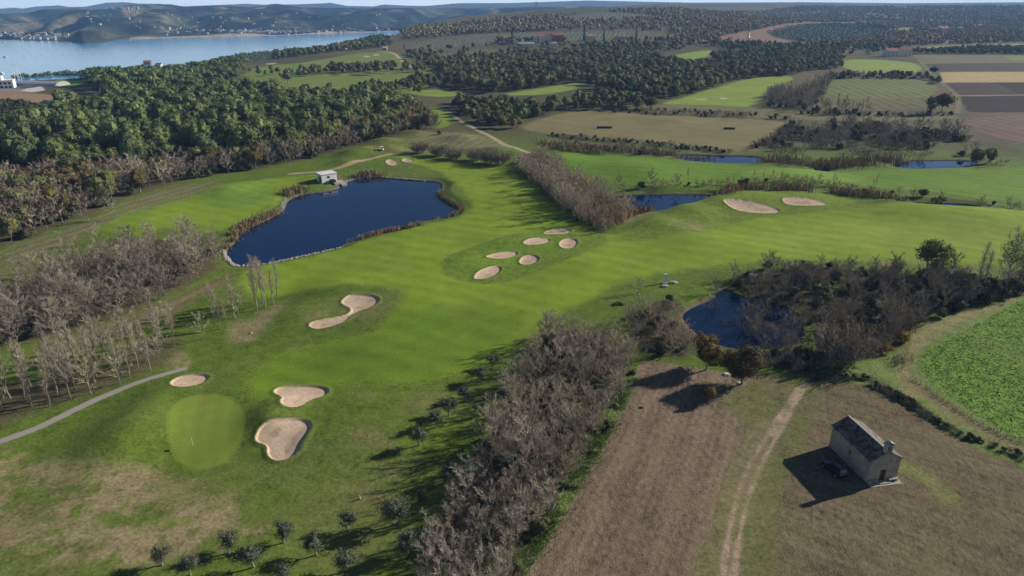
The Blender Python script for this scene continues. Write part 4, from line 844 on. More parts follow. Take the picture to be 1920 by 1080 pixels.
for seg, n in (([(1640, 722), (1700, 752), (1745, 782), (1775, 800), (1800, 815)], 70), ([(1530, 708), (1580, 706), (1630, 712)], 30), ([(1805, 815), (1860, 835), (1930, 862)], 24)):
    P = W(seg); cl_ = np.concatenate([[0], np.cumsum(np.linalg.norm(P[1:] - P[:-1], axis=1))])
    for t in np.linspace(0, cl_[-1], n):
        put('leafy_bush' if rng.random() < .3 else 'bare_shrub', np.interp(t, cl_, P[:, 0]) + rng.normal(0, .3), np.interp(t, cl_, P[:, 1]) + rng.normal(0, .3), rng.uniform(.2, .38), 'low bush of the dark hedge line along the top of the brown field', 'hedge bush', 'bushes of the field hedge line')
def solo(key, px, py, s, label, cat, group=None, rz=None):
    x, y = at(px, py); put(key, x[0], y[0], s, label, cat, group, True, rz)
# --- single plants
ol = [((304, 1060), .95, 'grey-green olive tree leftmost in the bottom row'), ((357, 1078), 1.0, 'second olive tree from the left in the bottom row, cut by the frame'), ((430, 1036), 1.0, 'slender olive tree beside the dry patch, third from the left'),
      ((476, 1062), 1.15, 'broad olive tree right of the slender one at bottom'), ((532, 1017), 1.05, 'twin-crowned olive tree above the bottom row'), ((594, 1040), 1.1, 'olive tree with a long shadow below the twin-crowned one'),
      ((535, 1085), .8, 'small olive tree at the bottom frame edge'), ((650, 1070), 1.0, 'thin olive tree at the bottom edge left of the thicket'), ((652, 995), 1.0, 'round olive tree above the bottom row near the white marker'),
      ((746, 983), 1.5, 'big bushy silver olive tree beside the thicket'), ((792, 945), .7, 'small olive bush against the thicket edge'), ((765, 1040), 1.1, 'dark olive tree in the shade of the thicket, lowest'),
      ((786, 838), 1.15, 'nearest olive tree of the upper row along the thicket'), ((818, 805), 1.1, 'second olive tree of the upper row along the thicket'), ((843, 782), 1.1, 'third olive tree of the upper row along the thicket'),
      ((871, 753), 1.0, 'fourth olive tree of the upper row along the thicket'), ((898, 716), 1.0, 'fifth olive tree of the upper row, touching the thicket'), ((925, 690), .9, 'last and farthest olive tree of the row along the thicket'), ((845, 905), 1.1, 'olive tree half hidden by the thicket')]
for (a, b), s, l in ol: solo('olive_tree', a, b, s, l, 'olive tree', 'olive trees along the thicket')
for (a, b), s, l in [((482, 572), 1.25, 'tallest leafless tree of a close clump below the lake'), ((492, 568), 1.2, 'tall leafless tree beside the tallest of the clump below the lake'), ((497, 576), 1.05, 'right-hand leafless tree of the clump below the lake'), ((481, 581), .95, 'front leafless tree of the clump below the lake'),
                     ((513, 570), .9, 'leaning leafless tree just right of the tall clump'), ((518, 560), .95, 'leafless tree at the right end of the tall clump'),
                     ((441, 594), 1.0, 'forked wide leafless tree left of the tall clump'), ((401, 610), .95, 'upright leafless tree right of the pale small one'), ((411, 613), .7, 'thin leafless tree between two larger ones'), ((423, 612), .7, 'thin leafless tree with a pale stem')]:
    solo('tall_bare_tree', a, b, s, l, 'bare tree', 'leafless trees at the end of the plantation')
for (a, b), s, l in [((379, 632), .9, 'small pale leafless tree alone at the right end of the plantation'), ((447, 590), 1.1, 'spreading leafless tree beside the forked one'), ((212, 411), 1.1, 'single leafless tree on the lawn beyond the wooded strip'), ((318, 612), 1.0, 'leafless tree behind the plantation end'),
                     ((68, 520), 1.0, 'spreading leafless tree on the grass behind the wooded strip'), ((42, 525), .95, 'leafless tree left of the spreading one behind the wooded strip'), ((280, 450), .8, 'leafless tree poking above the far end of the wooded strip'), ((345, 452), 1.2, 'pale wide leafless tree at the lake end of the strip'),
                     ((358, 447), 1.1, 'pale leafless tree next to the wide one at the lake end'), ((400, 455), .7, 'small leafless tree on the lake bank'), ((185, 455), .9, 'leafless rounded tree in the grass gap'), ((1197, 553), .62, 'tiny leafless tree alone beside the white post')]:
    solo('bare_tree', a, b, s, l, 'bare tree')
solo('cypress_tree', 335, 522, .62, 'dark conical conifer at the edge of the wooded strip', 'conifer'); solo('cypress_tree', 88, 510, .45, 'small dark conifer in the grass gap behind the strip', 'conifer')
solo('autumn_tree', 1323, 692, .92, 'round orange-brown tree behind the stubble field, left of two', 'tree'); solo('autumn_tree_dark', 1390, 718, .92, 'round dark brown tree behind the stubble field, right of two', 'tree')
solo('autumn_tree', 1328, 752, .42, 'small yellowish tree in the shadow of the round tree', 'tree')
solo('big_oak', 1737, 520, 1.15, 'lone spreading green oak against the bright fairway', 'oak tree')
solo('dark_bare_tree', 1780, 525, 1.15, 'dark rounded tree right of the lone oak', 'tree'); solo('tall_bare_tree', 1828, 540, 1.25, 'tall grey leafless tree between oak and tallest tree', 'bare tree')
solo('tall_bare_tree', 1842, 543, 1.1, 'grey leafless tree just left of the tallest tree', 'bare tree')
solo('tall_mixed_tree', 1882, 548, 1.1, 'tallest tree of the right edge with leaves on top', 'tree'); solo('tall_mixed_tree', 1915, 552, .95, 'tall brownish tree cut by the right frame edge', 'tree')
for a, b, s in [(1640, 640, 1.3), (1675, 600, 1.1), (1690, 640, 1.0), (1620, 610, .9), (1655, 660, .9), (1710, 615, .85)]:
    solo('brown_bush', a, b, s, 'orange-tinged leafy shrub at the field edge of the pond wood', 'shrub', 'orange-tinged shrubs of the pond wood')
solo('dome_shrub', 1580, 672, 1.5, 'big dark dome-shaped shrub at the front of the pond wood', 'shrub'); solo('dome_shrub', 1510, 530, 1.15, 'dark dome-shaped shrub at the back of the pond wood', 'shrub')
for (a, b), s, l in [((787, 287), 1.05, 'leftmost clipped-looking leafless hedge clump behind the lake'), ((822, 292), 1.1, 'second hedge clump behind the lake, left half of a pair'), ((850, 298), 1.15, 'third hedge clump behind the lake, right half of a pair'),
                     ((890, 300), 1.1, 'taller hedge clump behind the lake'), ((915, 306), 1.25, 'fifth hedge clump behind the lake'), ((938, 308), 1.25, 'rightmost hedge clump behind the lake')]:
    solo('dome_shrub', a, b, s, l, 'hedge clump', 'hedge clumps behind the lake')
solo('brown_bush', 825, 253, .8, 'small red-brown bush on the dry ground behind the hedge clumps', 'bush')
for a, b in [(1560, 354), (1565, 352), (1635, 356), (1640, 355), (1430, 345), (1445, 346), (1465, 345), (1410, 344), (1290, 340)]: solo('tall_bare_tree', a, b, rng.uniform(.35, .55), 'thin young leafless tree on the reedy bank', 'bare tree', 'thin young trees on the reedy bank')
solo('oak_tree', 1757, 384, .72, 'pale olive tree by the small east pond', 'tree'); solo('willow_shrub', 1745, 388, 1.1, 'orange-brown bush beside the small east pond', 'shrub'); solo('willow_shrub', 1722, 380, .9, 'pale bush at the left end of the east pond', 'shrub')
solo('oak_tree', 1830, 305, .9, 'grey-green willow-like tree at the right end of the channel', 'tree'); solo('oak_tree', 1855, 306, .8, 'low grey-green tree right of the channel end', 'tree')
solo('brown_tree', 1765, 213, 1.6, 'big round brown-topped tree at the corner of the dark fields', 'tree'); solo('oak_tree', 1745, 215, 1.2, 'dark tree joined to the big round brown-topped one', 'tree'); solo('brown_tree', 1750, 140, 1.1, 'brown round tree at the end of the dark tree row', 'tree')
for (a, b), s, l in [((712, 140), 1.5, 'big round dark tree standing alone on the far golf plateau'), ((664, 133), .8, 'small round tree left of the big one on the plateau'), ((540, 158), 1.6, 'broad umbrella-shaped tree at the edge of the plateau'), ((485, 134), .8, 'dark round tree at left on the plateau'), ((508, 134), .75, 'grey-green round tree on the plateau'), ((470, 136), .6, 'smallest round tree at left on the plateau')]:
    solo('oak_tree', a, b, s, l, 'tree')
for (a, b), s, l in [((1095, 76), 2.3, 'tall dark cypress in the middle of the hamlet'), ((1192, 80), 2.1, 'tall dark cypress right of the hamlet'), ((1132, 78), 1.9, 'dark cypress right of the hamlet centre'), ((960, 82), 2.2, 'dark cypress left of the hamlet'), ((758, 92), .9, 'dark cypress at the top of the pale far path')]:
    solo('cypress_tree', a, b, s, l, 'cypress')
solo('autumn_tree', 1055, 80, 1.6, 'orange autumn tree beside the red hamlet house', 'tree'); solo('cypress_tree', 263, 140, .9, 'conifer rising above the wood against the sea', 'conifer')
solo('cypress_tree', 153, 150, .8, 'slim cypress above the seaward trees', 'cypress')
for a, b in [(1160, 574)]: solo('undergrowth', a, b, .9, 'small mound of dark brush on the rough grass', 'brush')

kind('autumn_tree', [leafy_tree(400 + i, 10, 4.0, 1.4, 8, 240, 26, .42, crad=.12, tr=.26) for i in range(2)], [leafy_tree(405, 8.2, 3.6, 1.3, leaf=1.0, **FARK)], 'autumn', h=8)
kind('autumn_tree_dark', [leafy_tree(410, 10, 4.9, 1.2, 8, 270, 26, .42, crad=.12, tr=.28)], [], 'brown', h=8)
kind('big_oak', [leafy_tree(415, 9.5, 5.2, 2.4, 11, 120, 20, .42, crad=.085, tr=.3, core=.45)], [], 'oak', h=9.5)
kind('brown_bush', [(None, leafy_tree(420 + i, 3.4, 2.4, -.3, 6, 70, 16, .3, crad=.16)[1]) for i in range(2)], [(None, leafy_tree(425, 3.4, 2.4, -.3, 6, 22, 9, .7, crad=.16)[1])], 'autumn', h=3)
kind('dome_shrub', [(None, bare_shrub(430 + i, 5.2, 4.6, 90, 10, 8, .055)) for i in range(2)], [], 'twigdark', h=4)
def mixed(seed):
    T, C = bare_tree(seed, 15, 4.0, .15, 16, 7, 8, .045)
    return T, C
T_, C_ = mixed(440); rg_ = np.random.default_rng(5); crown(rg_, 15.5, 3.6, 5.5, 6, 90, 12, .34, crad=.13, m=1, C=C_, core=0)
kind('tall_mixed_tree', [(T_, C_)], [], 'twig', h=15); KV['tall_mixed_tree']['near'][0][1].materials.append(M['oak'])
for k in KV: POOL.setdefault(k, [])
# ================================================================ PLANTING
def pix(x, y, z):
    dx, dy, dz = x, y, z - HC; f = dy * math.cos(PITCH) - dz * math.sin(PITCH); u = dy * math.sin(PITCH) + dz * math.cos(PITCH)
    f = np.maximum(f, 1e-3); return 960 + FOC * dx / f, 540 - FOC * u / f
NAMEOF = {'tall_bare_tree': 'bare_tree', 'dark_bare_tree': 'bare_tree', 'bare_shrub': 'shrub', 'willow_shrub': 'shrub', 'leafy_bush': 'bush', 'brown_bush': 'bush', 'dome_shrub': 'shrub', 'autumn_tree': 'autumn_tree', 'autumn_tree_dark': 'autumn_tree', 'big_oak': 'oak_tree', 'tall_mixed_tree': 'mixed_tree', 'oak_tree': 'leafy_tree', 'brown_tree': 'leafy_tree'}
STUFFLAB = {'bare_tree': 'leafless trees massed in the farther woods', 'tall_bare_tree': 'slim leafless trees massed in the far end of the plantation', 'dark_bare_tree': 'dark leafless trees massed in the farther woods', 'bare_shrub': 'leafless shrubs massed along channel and marsh', 'willow_shrub': 'pale brown willow scrub massed along the channel',
            'pine_tree': 'pine wood running on behind the front pines', 'oak_tree': 'olive-green woodland massed in the middle distance', 'brown_tree': 'brown-leaved trees massed in the middle distance', 'leafy_bush': 'dark bushes massed in the farther woods', 'undergrowth': 'green undergrowth below the thicket', 'cypress_tree': 'distant cypresses'}
CAP = {'bare_tree': 230, 'tall_bare_tree': 70, 'dark_bare_tree': 0, 'bare_shrub': 150, 'willow_shrub': 110, 'oak_tree': 240, 'brown_tree': 60, 'leafy_bush': 260, 'pine_tree': 290, 'undergrowth': 0}
def merged(name, items, arrs, mats):
    """items: x, y, z, s, rz, variant -> one mesh with a per-face tint"""
    Vs, Fs, Ms, Ts = [], [], [], []; n = 0
    items = np.asarray(items, float)
    for vi in range(len(arrs)):
        it = items[(items[:, 5].astype(int) % len(arrs)) == vi]
        if not len(it): continue
        V, F, Mi = arrs[vi]; c, s = np.cos(it[:, 4]), np.sin(it[:, 4]); sc_ = it[:, 3]
        X = (V[None, :, 0] * c[:, None] - V[None, :, 1] * s[:, None]) * sc_[:, None] + it[:, 0:1]
        Y = (V[None, :, 0] * s[:, None] + V[None, :, 1] * c[:, None]) * sc_[:, None] + it[:, 1:2]
        Zz = V[None, :, 2] * sc_[:, None] + it[:, 2:3]
        Vs.append(np.stack([X, Y, Zz], -1).reshape(-1, 3)); Fs.append((F[None] + (np.arange(len(it)) * len(V))[:, None, None]).reshape(-1, 4) + n)
        Ms.append(np.tile(Mi, len(it))); Ts.append(np.repeat(rng.random(len(it)), len(F))); n += len(V) * len(it)
    me = mkmesh(name, np.concatenate(Vs), np.concatenate(Fs), mi4=np.concatenate(Ms), attrs={'tint': ('FACE', 'FLOAT', np.concatenate(Ts))})
    for m in mats: me.materials.append(m)
    return link(name, me, [])
def water_level(x, y, z):
    return z
CNT = {}
ZR = {}
for L in POOL.values():
    for q in L:
        if not q['solo']: ZR.setdefault(q['group'], []).append((q['x'], q['y']))
ZR = {k: [np.quantile(pix(*np.array(v).T, 3.0)[0].clip(0, 1920), (.33, .67)), np.quantile(np.array(v)[:, 1], .5)] for k, v in ZR.items()}
def where(px_, py_, grp, s):
    (a, b), c = ZR[grp]
    return ', ' + ('left part' if px_ < a else 'right part' if px_ > b else 'middle')

for key, L in POOL.items():
    if not L: continue
    d = KV[key]; X = np.array([q['x'] for q in L]); Y = np.array([q['y'] for q in L]); Zg = height(X, Y)
    S = np.array([q['s'] for q in L]); D = np.sqrt(X * X + Y * Y + HC * HC); px, py = pix(X, Y, Zg + d['h'] * S * .5)
    px2, py2 = pix(X, Y, Zg + d['h'] * S); infr = (px > -20) & (px < 1940) & (py2 < 1085)
    keep = (px > -330) & (px < 2250) & (py < 1400) & (Y > 5)
    solo_ = np.array([q['solo'] for q in L])
    score = d['h'] * S / D * np.where(infr, 1, .01); order = np.argsort(-score)
    cap = CAP.get(key, 300); ind = np.zeros(len(L), bool); ind[solo_] = True
    o2 = [i for i in order if keep[i] and infr[i] and not solo_[i]][:cap]; ind[o2] = True
    nm = NAMEOF.get(key, key); nn_ = [] ; nf = []
    for i in np.nonzero(ind)[0]:
        q = L[i]; vi = int(rng.integers(0, 1000)); loc = (X[i], Y[i], Zg[i]); s = q['s']; ssx = (s * rng.uniform(.92, 1.08), s * rng.uniform(.92, 1.08), s * rng.uniform(.9, 1.1))
        if D[i] < 470 or not d['far']:
            tm, cm = d['near'][vi % len(d['near'])]
            if tm is None:
                o = link(nm, cm, [], loc=loc)
            else:
                o = bpy.data.objects.new(nm, None); sc.collection.objects.link(o); o.location = loc; o.empty_display_size = .3
                link('trunk', tm, [], parent=o); link('crown', cm, [], parent=o)
        else:
            o = link(nm, d['far'][vi % len(d['far'])], [], loc=loc)
        o.scale = ssx; o.rotation_euler = (0, 0, q['rz'])
        tag(o, q['label'] if q['solo'] else q['label'] + where(px[i], py[i], q['group'], s), q['cat'], q['group'])
    rest = np.nonzero(~ind & keep)[0]
    if len(rest):
        nr_ = [i for i in rest if D[i] < 235]; fr = [i for i in rest if D[i] >= 235]
        mk = lambda I: np.array([[X[i], Y[i], Zg[i], S[i], L[i]['rz'], rng.integers(0, 1000)] for i in I])
        if nr_:
            arrs = []
            for T, C in d['neard']:
                g = G(); V, F, Mi = C; g.add(V, F, 0)
                if T: V, F, Mi = T; g.add(V, F, 1)
                arrs.append(g.arrays())
            o = merged(nm + '_thicket', mk(nr_), arrs, d['mats']); tag(o, STUFFLAB.get(key, 'shrubs') + ', nearer part', 'woodland', kind='stuff')
        if fr:
            o = merged('distant_' + nm + 's', mk(fr), d['fard'], d['mats']); tag(o, STUFFLAB.get(key, 'trees'), 'woodland', kind='stuff')
    CNT[key] = (int(ind.sum()), len(rest))
print('PLANTS', CNT, 'far', len(FARW), 'grove', len(GROVE))
# far woods
fv = []
for i in range(5):
    fv.append(leafy_tree(600 + i, 7.0, 4.6, -.5, clumps=10, per=3, crad=.15, lobes=1, leaf=2.0)[1].arrays())
px, py = pix(FARW[:, 0], FARW[:, 1], height(FARW[:, 0], FARW[:, 1])); k = (px > -200) & (px < 2120); FARW = FARW[k]
hz = height(FARW[:, 0], FARW[:, 1]); far_m = rnd_ramp_mat('far_leaves', [(0, (.19, .18, .08)), (.3, (.29, .23, .12)), (.55, (.15, .145, .07)), (.8, (.34, .25, .15)), (1, (.17, .17, .07))], .85, .35)
it = np.stack([FARW[:, 0], FARW[:, 1], hz, rng.uniform(.8, 1.6, len(FARW)), rng.uniform(0, 6.28, len(FARW)), rng.integers(0, 1000, len(FARW))], 1)
tag(merged('far_woodland', it, fv, [far_m]), 'brown and green woodland covering the far hills', 'woodland', kind='stuff')
hz = height(GROVE[:, 0], GROVE[:, 1]); gv = [leafy_tree(620 + i, 3.4, 2.3, -.3, clumps=7, per=3, crad=.2, lobes=1, leaf=1.3)[1].arrays() for i in range(3)]
for flag, sz_, mt__, lb in ((0, (.32, .6), 'olive', 'rows of small olive trees on the pale far groves'), (1, (.5, .9), 'cypress', 'dark rows of the plantation on the far hill')):
    k = GROVE[:, 2] == flag; q = GROVE[k]
    if not len(q): continue
    it = np.stack([q[:, 0], q[:, 1], hz[k], rng.uniform(*sz_, len(q)), rng.uniform(0, 6.28, len(q)), rng.integers(0, 1000, len(q))], 1)
    tag(merged('grove_trees', it, gv, [M[mt__]]), lb, 'olive grove', kind='stuff')

# ---------------------------------------------------------------- reeds
def reeds(name, pts_px, width, h, dens, label, mat='reed', poly=False, seed=0, rw_=.10):
    rg = np.random.default_rng(seed); P = W(pts_px)
    if poly:
        lo, hi = P.min(0), P.max(0); n = int((hi - lo).prod() * dens); q = lo + rg.random((n, 2)) * (hi - lo); q = q[sdf(P, q[:, 0], q[:, 1]) > 0]
    else:
        seg = P[1:] - P[:-1]; L = np.linalg.norm(seg, axis=1); n = int(L.sum() * width * dens); i = rg.choice(len(seg), n, p=L / L.sum()); q = P[:-1][i] + seg[i] * rg.random((n, 1)) + rg.normal(0, width / 3, (n, 2))
    q = q[fbm(q[:, 0], q[:, 1], 6, 2, seed + 3) > .36]
    z = height(q[:, 0], q[:, 1]); b = np.stack([q[:, 0], q[:, 1], z - .05], 1); hh = h * rg.uniform(.55, 1.1, len(q)) * (.7 + .6 * fbm(q[:, 0], q[:, 1], 4, 2, seed))
    t = b + np.stack([rg.normal(0, .16, len(q)) * hh, rg.normal(0, .16, len(q)) * hh, hh], 1)
    g = G(); g.ribbons(b, t, rw_, rg, tip=.7); o = link(name, g.mesh(name), M[mat]); tag(o, label, 'reeds', kind='stuff')
reeds('reeds', [(438, 440), (450, 428), (480, 413), (505, 402), (526, 394)], 3.2, 2.0, 22, 'dry reeds on the left bank of the lake', seed=1, rw_=.14)
reeds('reeds', [(535, 366), (545, 360), (562, 357), (572, 354)], 4.0, 2.2, 18, 'clump of dry reeds left of the white pump house', seed=2, rw_=.16)
reeds('reeds', [(644, 454), (662, 448), (700, 439), (745, 430), (790, 421)], 1.8, 1.6, 22, 'brown reeds along the near bank of the lake', seed=3, rw_=.14)
reeds('reeds', [(800, 413), (830, 407), (858, 400), (868, 390), (850, 380), (826, 366), (822, 358)], 1.8, 1.6, 20, 'brown reeds on the right bank of the lake', seed=4, rw_=.15)
reeds('reeds', [(672, 330), (690, 326), (712, 328)], 5.0, 2.2, 14, 'dark reed clump on the far bank of the lake', seed=5, rw_=.18)
reeds('reeds', [(425, 462), (436, 452), (441, 446)], 2.5, 1.5, 22, 'reeds at the left corner of the lake', seed=6, rw_=.13)
reeds('reeds', [(1110, 378), (1140, 366), (1185, 366), (1222, 384), (1232, 398), (1190, 410), (1160, 424), (1125, 420), (1100, 400)], 0, 2.3, 3.2, 'broad bed of rust-brown reeds right of the lake', poly=True, seed=7, rw_=.22)
reeds('reeds', [(1345, 378), (1380, 362), (1500, 362), (1600, 368), (1690, 380)], 7.0, 2.4, 4.5, 'long band of brown reeds above the knoll', seed=8, rw_=.22)
reeds('reeds', [(1440, 300), (1500, 306), (1560, 312), (1640, 304), (1690, 300)], 12.0, 2.6, 3.0, 'brown reeds filling the middle of the channel', seed=9, rw_=.25)
reeds('reeds', [(1020, 268), (1100, 276), (1180, 284), (1260, 291), (1330, 296)], 9.0, 2.4, 3.0, 'brown reeds along the upper channel', seed=10, rw_=.25)
reeds('reeds', [(1030, 276), (1090, 285), (1130, 288)], 6.0, 2.0, 3.0, 'brown reeds at the head of the channel', seed=11, rw_=.25)
reeds('tall_grass', [(985, 1060), (1040, 965), (1090, 880), (1140, 800), (1172, 730)], 3.0, .55, 26, 'bright green tall grass between thicket and stubble field', mat='herb', seed=12, rw_=.09)
reeds('tall_grass', [(1512, 716), (1560, 712), (1600, 716)], 2.4, .9, 16, 'grey-green tall grass at the top of the brown field', mat='olive', seed=13, rw_=.1)
reeds('bramble_strip', [(1640, 724), (1700, 752), (1745, 782), (1775, 800), (1800, 815)], 2.2, 1.1, 20, 'grey bramble strip along the edge of the brown field', mat='twig', seed=14, rw_=.07)
reeds('bramble_strip', [(1530, 700), (1600, 690), (1660, 690), (1700, 670)], 3.0, .9, 9, 'scrubby margin below the pond wood', mat='olive', seed=15, rw_=.09)
reeds('bramble_strip', [(1710, 712), (1770, 752), (1850, 800), (1960, 850)], 1.5, .8, 12, 'dry brush line beside the green crop', mat='twig', seed=16, rw_=.07)
# ================================================================ BUILDINGS AND OBJECTS
def box(g, x0, x1, y0, y1, z0, z1, m=0):
    V = np.array([(x0, y0, z0), (x1, y0, z0), (x1, y1, z0), (x0, y1, z0), (x0, y0, z1), (x1, y0, z1), (x1, y1, z1), (x0, y1, z1)], float)
    return g.add(V, np.array([(0, 3, 2, 1), (4, 5, 6, 7), (0, 1, 5, 4), (1, 2, 6, 5), (2, 3, 7, 6), (3, 0, 4, 7)]), m)
def quad(g, *p, m=0): return g.add(np.array(p, float), np.array([(0, 1, 2, 3)]), m)
def loft(g, secs, m=0, cap=True):
    """secs: list of rings (k,3)"""
    S = np.array(secs, float); n, k = S.shape[:2]; i = np.arange(k); j = (i + 1) % k; F = []
    for a in range(n - 1): F.append(np.stack([i + a * k, j + a * k, j + a * k + k, i + a * k + k], 1))
    F = np.concatenate(F); g.add(S.reshape(-1, 3), F, m)
    if cap:
        for a in (0, n - 1):
            c = S[a].mean(0); V = np.concatenate([S[a], [c]]); g.add(V, np.stack([i, j, np.full(k, k), np.full(k, k)], 1) if False else np.stack([i, j, np.full(k, k), i], 1)[:0], m)
            h = k // 2; q = [(t, t + 1, k - 2 - t, k - 1 - t) for t in range(h - 1)]; g.add(S[a], np.array(q), m)
    return g
def slab(g, pts, t, m=0):
    """a thin plate on four corner points, thickened along its normal"""
    p = np.array(pts, float); n = unit(np.cross(p[1] - p[0], p[3] - p[0])); q = p + n * t
    V = np.concatenate([p, q]); return g.add(V, np.array([(0, 3, 2, 1), (4, 5, 6, 7), (0, 1, 5, 4), (1, 2, 6, 5), (2, 3, 7, 6), (3, 0, 4, 7)]), m)
def part(name, g, mats, parent, label=None):
    o = link(name, g.mesh(name), [], parent=parent)
    for m in (mats if isinstance(mats, list) else [mats]): o.data.materials.append(m)
    if label: o['label'] = label
    return o
def gz_(x, y): return float(height(x, y)[0])

mt_wall = simple('weathered_plaster', (.36, .31, .245), .9, .55, .9, .4); mt_far = simple('far_house_render', (.42, .39, .35), .9, .1); mt_stone = simple('pale_stone', (.36, .32, .265), .9, .3, 2.5, .3)
nt_ = mt_wall.node_tree; b_ = nt_.nodes['Principled BSDF']
tcn = N(nt_, 'ShaderNodeTexCoord'); vo = N(nt_, 'ShaderNodeTexVoronoi'); vo.feature = 'DISTANCE_TO_EDGE'; vo.inputs['Scale'].default_value = 2.6; nt_.links.new(tcn.outputs['Object'], vo.inputs['Vector'])
src = b_.inputs['Base Color'].links[0].from_socket; k1 = N(nt_, 'ShaderNodeMapRange'); k1.inputs[1].default_value = 0; k1.inputs[2].default_value = .07; k1.inputs[3].default_value = .55; k1.inputs[4].default_value = 1.05; nt_.links.new(vo.outputs['Distance'], k1.inputs[0])
sv = N(nt_, 'ShaderNodeVectorMath', operation='SCALE'); nt_.links.new(src, sv.inputs[0]); nt_.links.new(k1.outputs[0], sv.inputs['Scale']); nt_.links.new(sv.outputs[0], b_.inputs['Base Color'])
mt_slate = newmat('stone_slates'); ms_, nts, bs = mt_slate; mt_slate = ms_
tc = N(nts, 'ShaderNodeTexCoord'); br = N(nts, 'ShaderNodeTexBrick'); br.inputs['Scale'].default_value = 1.0; br.inputs['Brick Width'].default_value = .55; br.inputs['Row Height'].default_value = .34; br.inputs['Mortar Size'].default_value = .025
br.inputs['Color1'].default_value = (.17, .145, .125, 1); br.inputs['Color2'].default_value = (.27, .225, .19, 1); br.inputs['Mortar'].default_value = (.04, .04, .04, 1)
mp = N(nts, 'ShaderNodeMapping'); mp.inputs['Rotation'].default_value = (0, 0, math.pi / 2); nts.links.new(tc.outputs['Object'], mp.inputs[0]); nts.links.new(mp.outputs[0], br.inputs['Vector'])
nf = noise(nts, tc.outputs['Object'], 1.3, 5, .7); rp = N(nts, 'ShaderNodeMapRange'); rp.inputs[1].default_value = .42; rp.inputs[2].default_value = .66; rp.inputs[3].default_value = .25; rp.inputs[4].default_value = 1.25; nts.links.new(nf, rp.inputs[0])
vm = N(nts, 'ShaderNodeVectorMath', operation='SCALE'); nts.links.new(br.outputs['Color'], vm.inputs[0]); nts.links.new(rp.outputs[0], vm.inputs['Scale']); nts.links.new(vm.outputs[0], bs.inputs['Base Color']); bs.inputs['Roughness'].default_value = .85
bn = N(nts, 'ShaderNodeBump'); bn.inputs['Strength'].default_value = .8; bn.inputs['Distance'].default_value = .05; nts.links.new(br.outputs['Fac'], bn.inputs['Height']); bn.invert = True; nts.links.new(bn.outputs[0], bs.inputs['Normal'])
mt_door = simple('dark_red_wood', (.09, .035, .025), .7, .3, 6); mt_dark = simple('dark_opening', (.012, .012, .014), .6, .1); mt_bronze = simple('bell_bronze', (.10, .085, .05), .5, .2, 5, metallic=.8)
mt_white = simple('white_paint', (.74, .73, .70), .6, .08, 1.5); mt_grey = simple('grey_concrete', (.36, .35, .33), .9, .25, 1.2, .2); mt_metal = simple('grey_metal', (.35, .37, .40), .4, .1, 3, metallic=.6)
mt_car = simple('dark_car_paint', (.012, .015, .022), .22, .05, 3, spec=.6); mt_glass = simple('car_glass', (.015, .018, .02), .18, .05, 3, spec=.35); mt_tyre = simple('tyre_rubber', (.02, .02, .02), .9, .1); mt_lamp = simple('lamp_glass', (.55, .55, .52), .2, .05)
mt_tail = simple('tail_lamp_red', (.30, .02, .02), .3, .05); mt_redroof = simple('red_roof_tiles', (.36, .15, .09), .85, .3, .8); mt_pale = simple('cream_render', (.60, .54, .44), .85, .12, .6); mt_redwall = simple('red_render', (.36, .10, .08), .85, .12, .6)
mt_white2 = simple('house_white', (.62, .60, .57), .85, .1, .5); mt_pane = simple('window_dark', (.03, .035, .045), .2, .1); mt_sol = simple('greenhouse_sheet', (.30, .34, .42), .35, .08, .3); mt_yellow = simple('yellow_render', (.6, .42, .12), .8, .1)

# --- chapel
CH = empty('chapel', 'small old stone chapel with bell gable standing alone in the brown field', 'chapel', (58.55, 88.1, gz_(58.5, 90)), R(10))
hw, L_, ev, rd = 2.65, 9.9, 4.05, 5.5
g = G(); dw, dh = .52, 2.15
quad(g, (-hw, 0, -.3), (-dw, 0, -.3), (-dw, 0, dh), (-hw, 0, dh)); quad(g, (dw, 0, -.3), (hw, 0, -.3), (hw, 0, dh), (dw, 0, dh))
quad(g, (-hw, 0, dh), (0, 0, dh), (0, 0, rd), (-hw, 0, ev)); quad(g, (0, 0, dh), (hw, 0, dh), (hw, 0, ev), (0, 0, rd))
quad(g, (-dw, 0, 0), (-dw, .3, 0), (-dw, .3, dh), (-dw, 0, dh)); quad(g, (dw, .3, 0), (dw, 0, 0), (dw, 0, dh), (dw, .3, dh)); quad(g, (-dw, 0, dh), (-dw, .3, dh), (dw, .3, dh), (dw, 0, dh))
quad(g, (hw, 0, -.3), (hw, L_, -.3), (hw, L_, ev), (hw, 0, ev)); quad(g, (hw, L_, -.3), (-hw, L_, -.3), (-hw, L_, ev), (hw, L_, ev)); quad(g, (hw, L_, ev), (-hw, L_, ev), (0, L_, rd), (0, L_, rd - .001))
wy0, wy1, wz0, wz1 = 4.55, 5.05, 1.75, 2.75
quad(g, (-hw, L_, -.3), (-hw, wy1, -.3), (-hw, wy1, ev), (-hw, L_, ev)); quad(g, (-hw, wy0, -.3), (-hw, 0, -.3), (-hw, 0, ev), (-hw, wy0, ev))
quad(g, (-hw, wy1, -.3), (-hw, wy0, -.3), (-hw, wy0, wz0), (-hw, wy1, wz0)); quad(g, (-hw, wy1, wz1), (-hw, wy0, wz1), (-hw, wy0, ev), (-hw, wy1, ev))
for a, b in (((wy0, wz0), (wy1, wz0)), ((wy1, wz0), (wy1, wz1)), ((wy1, wz1), (wy0, wz1)), ((wy0, wz1), (wy0, wz0))): quad(g, (-hw, a[0], a[1]), (-hw, b[0], b[1]), (-hw + .3, b[0], b[1]), (-hw + .3, a[0], a[1]))
part('wall', g, mt_wall, CH)
g = G(); s = .22; sl_ = (rd - ev) / hw
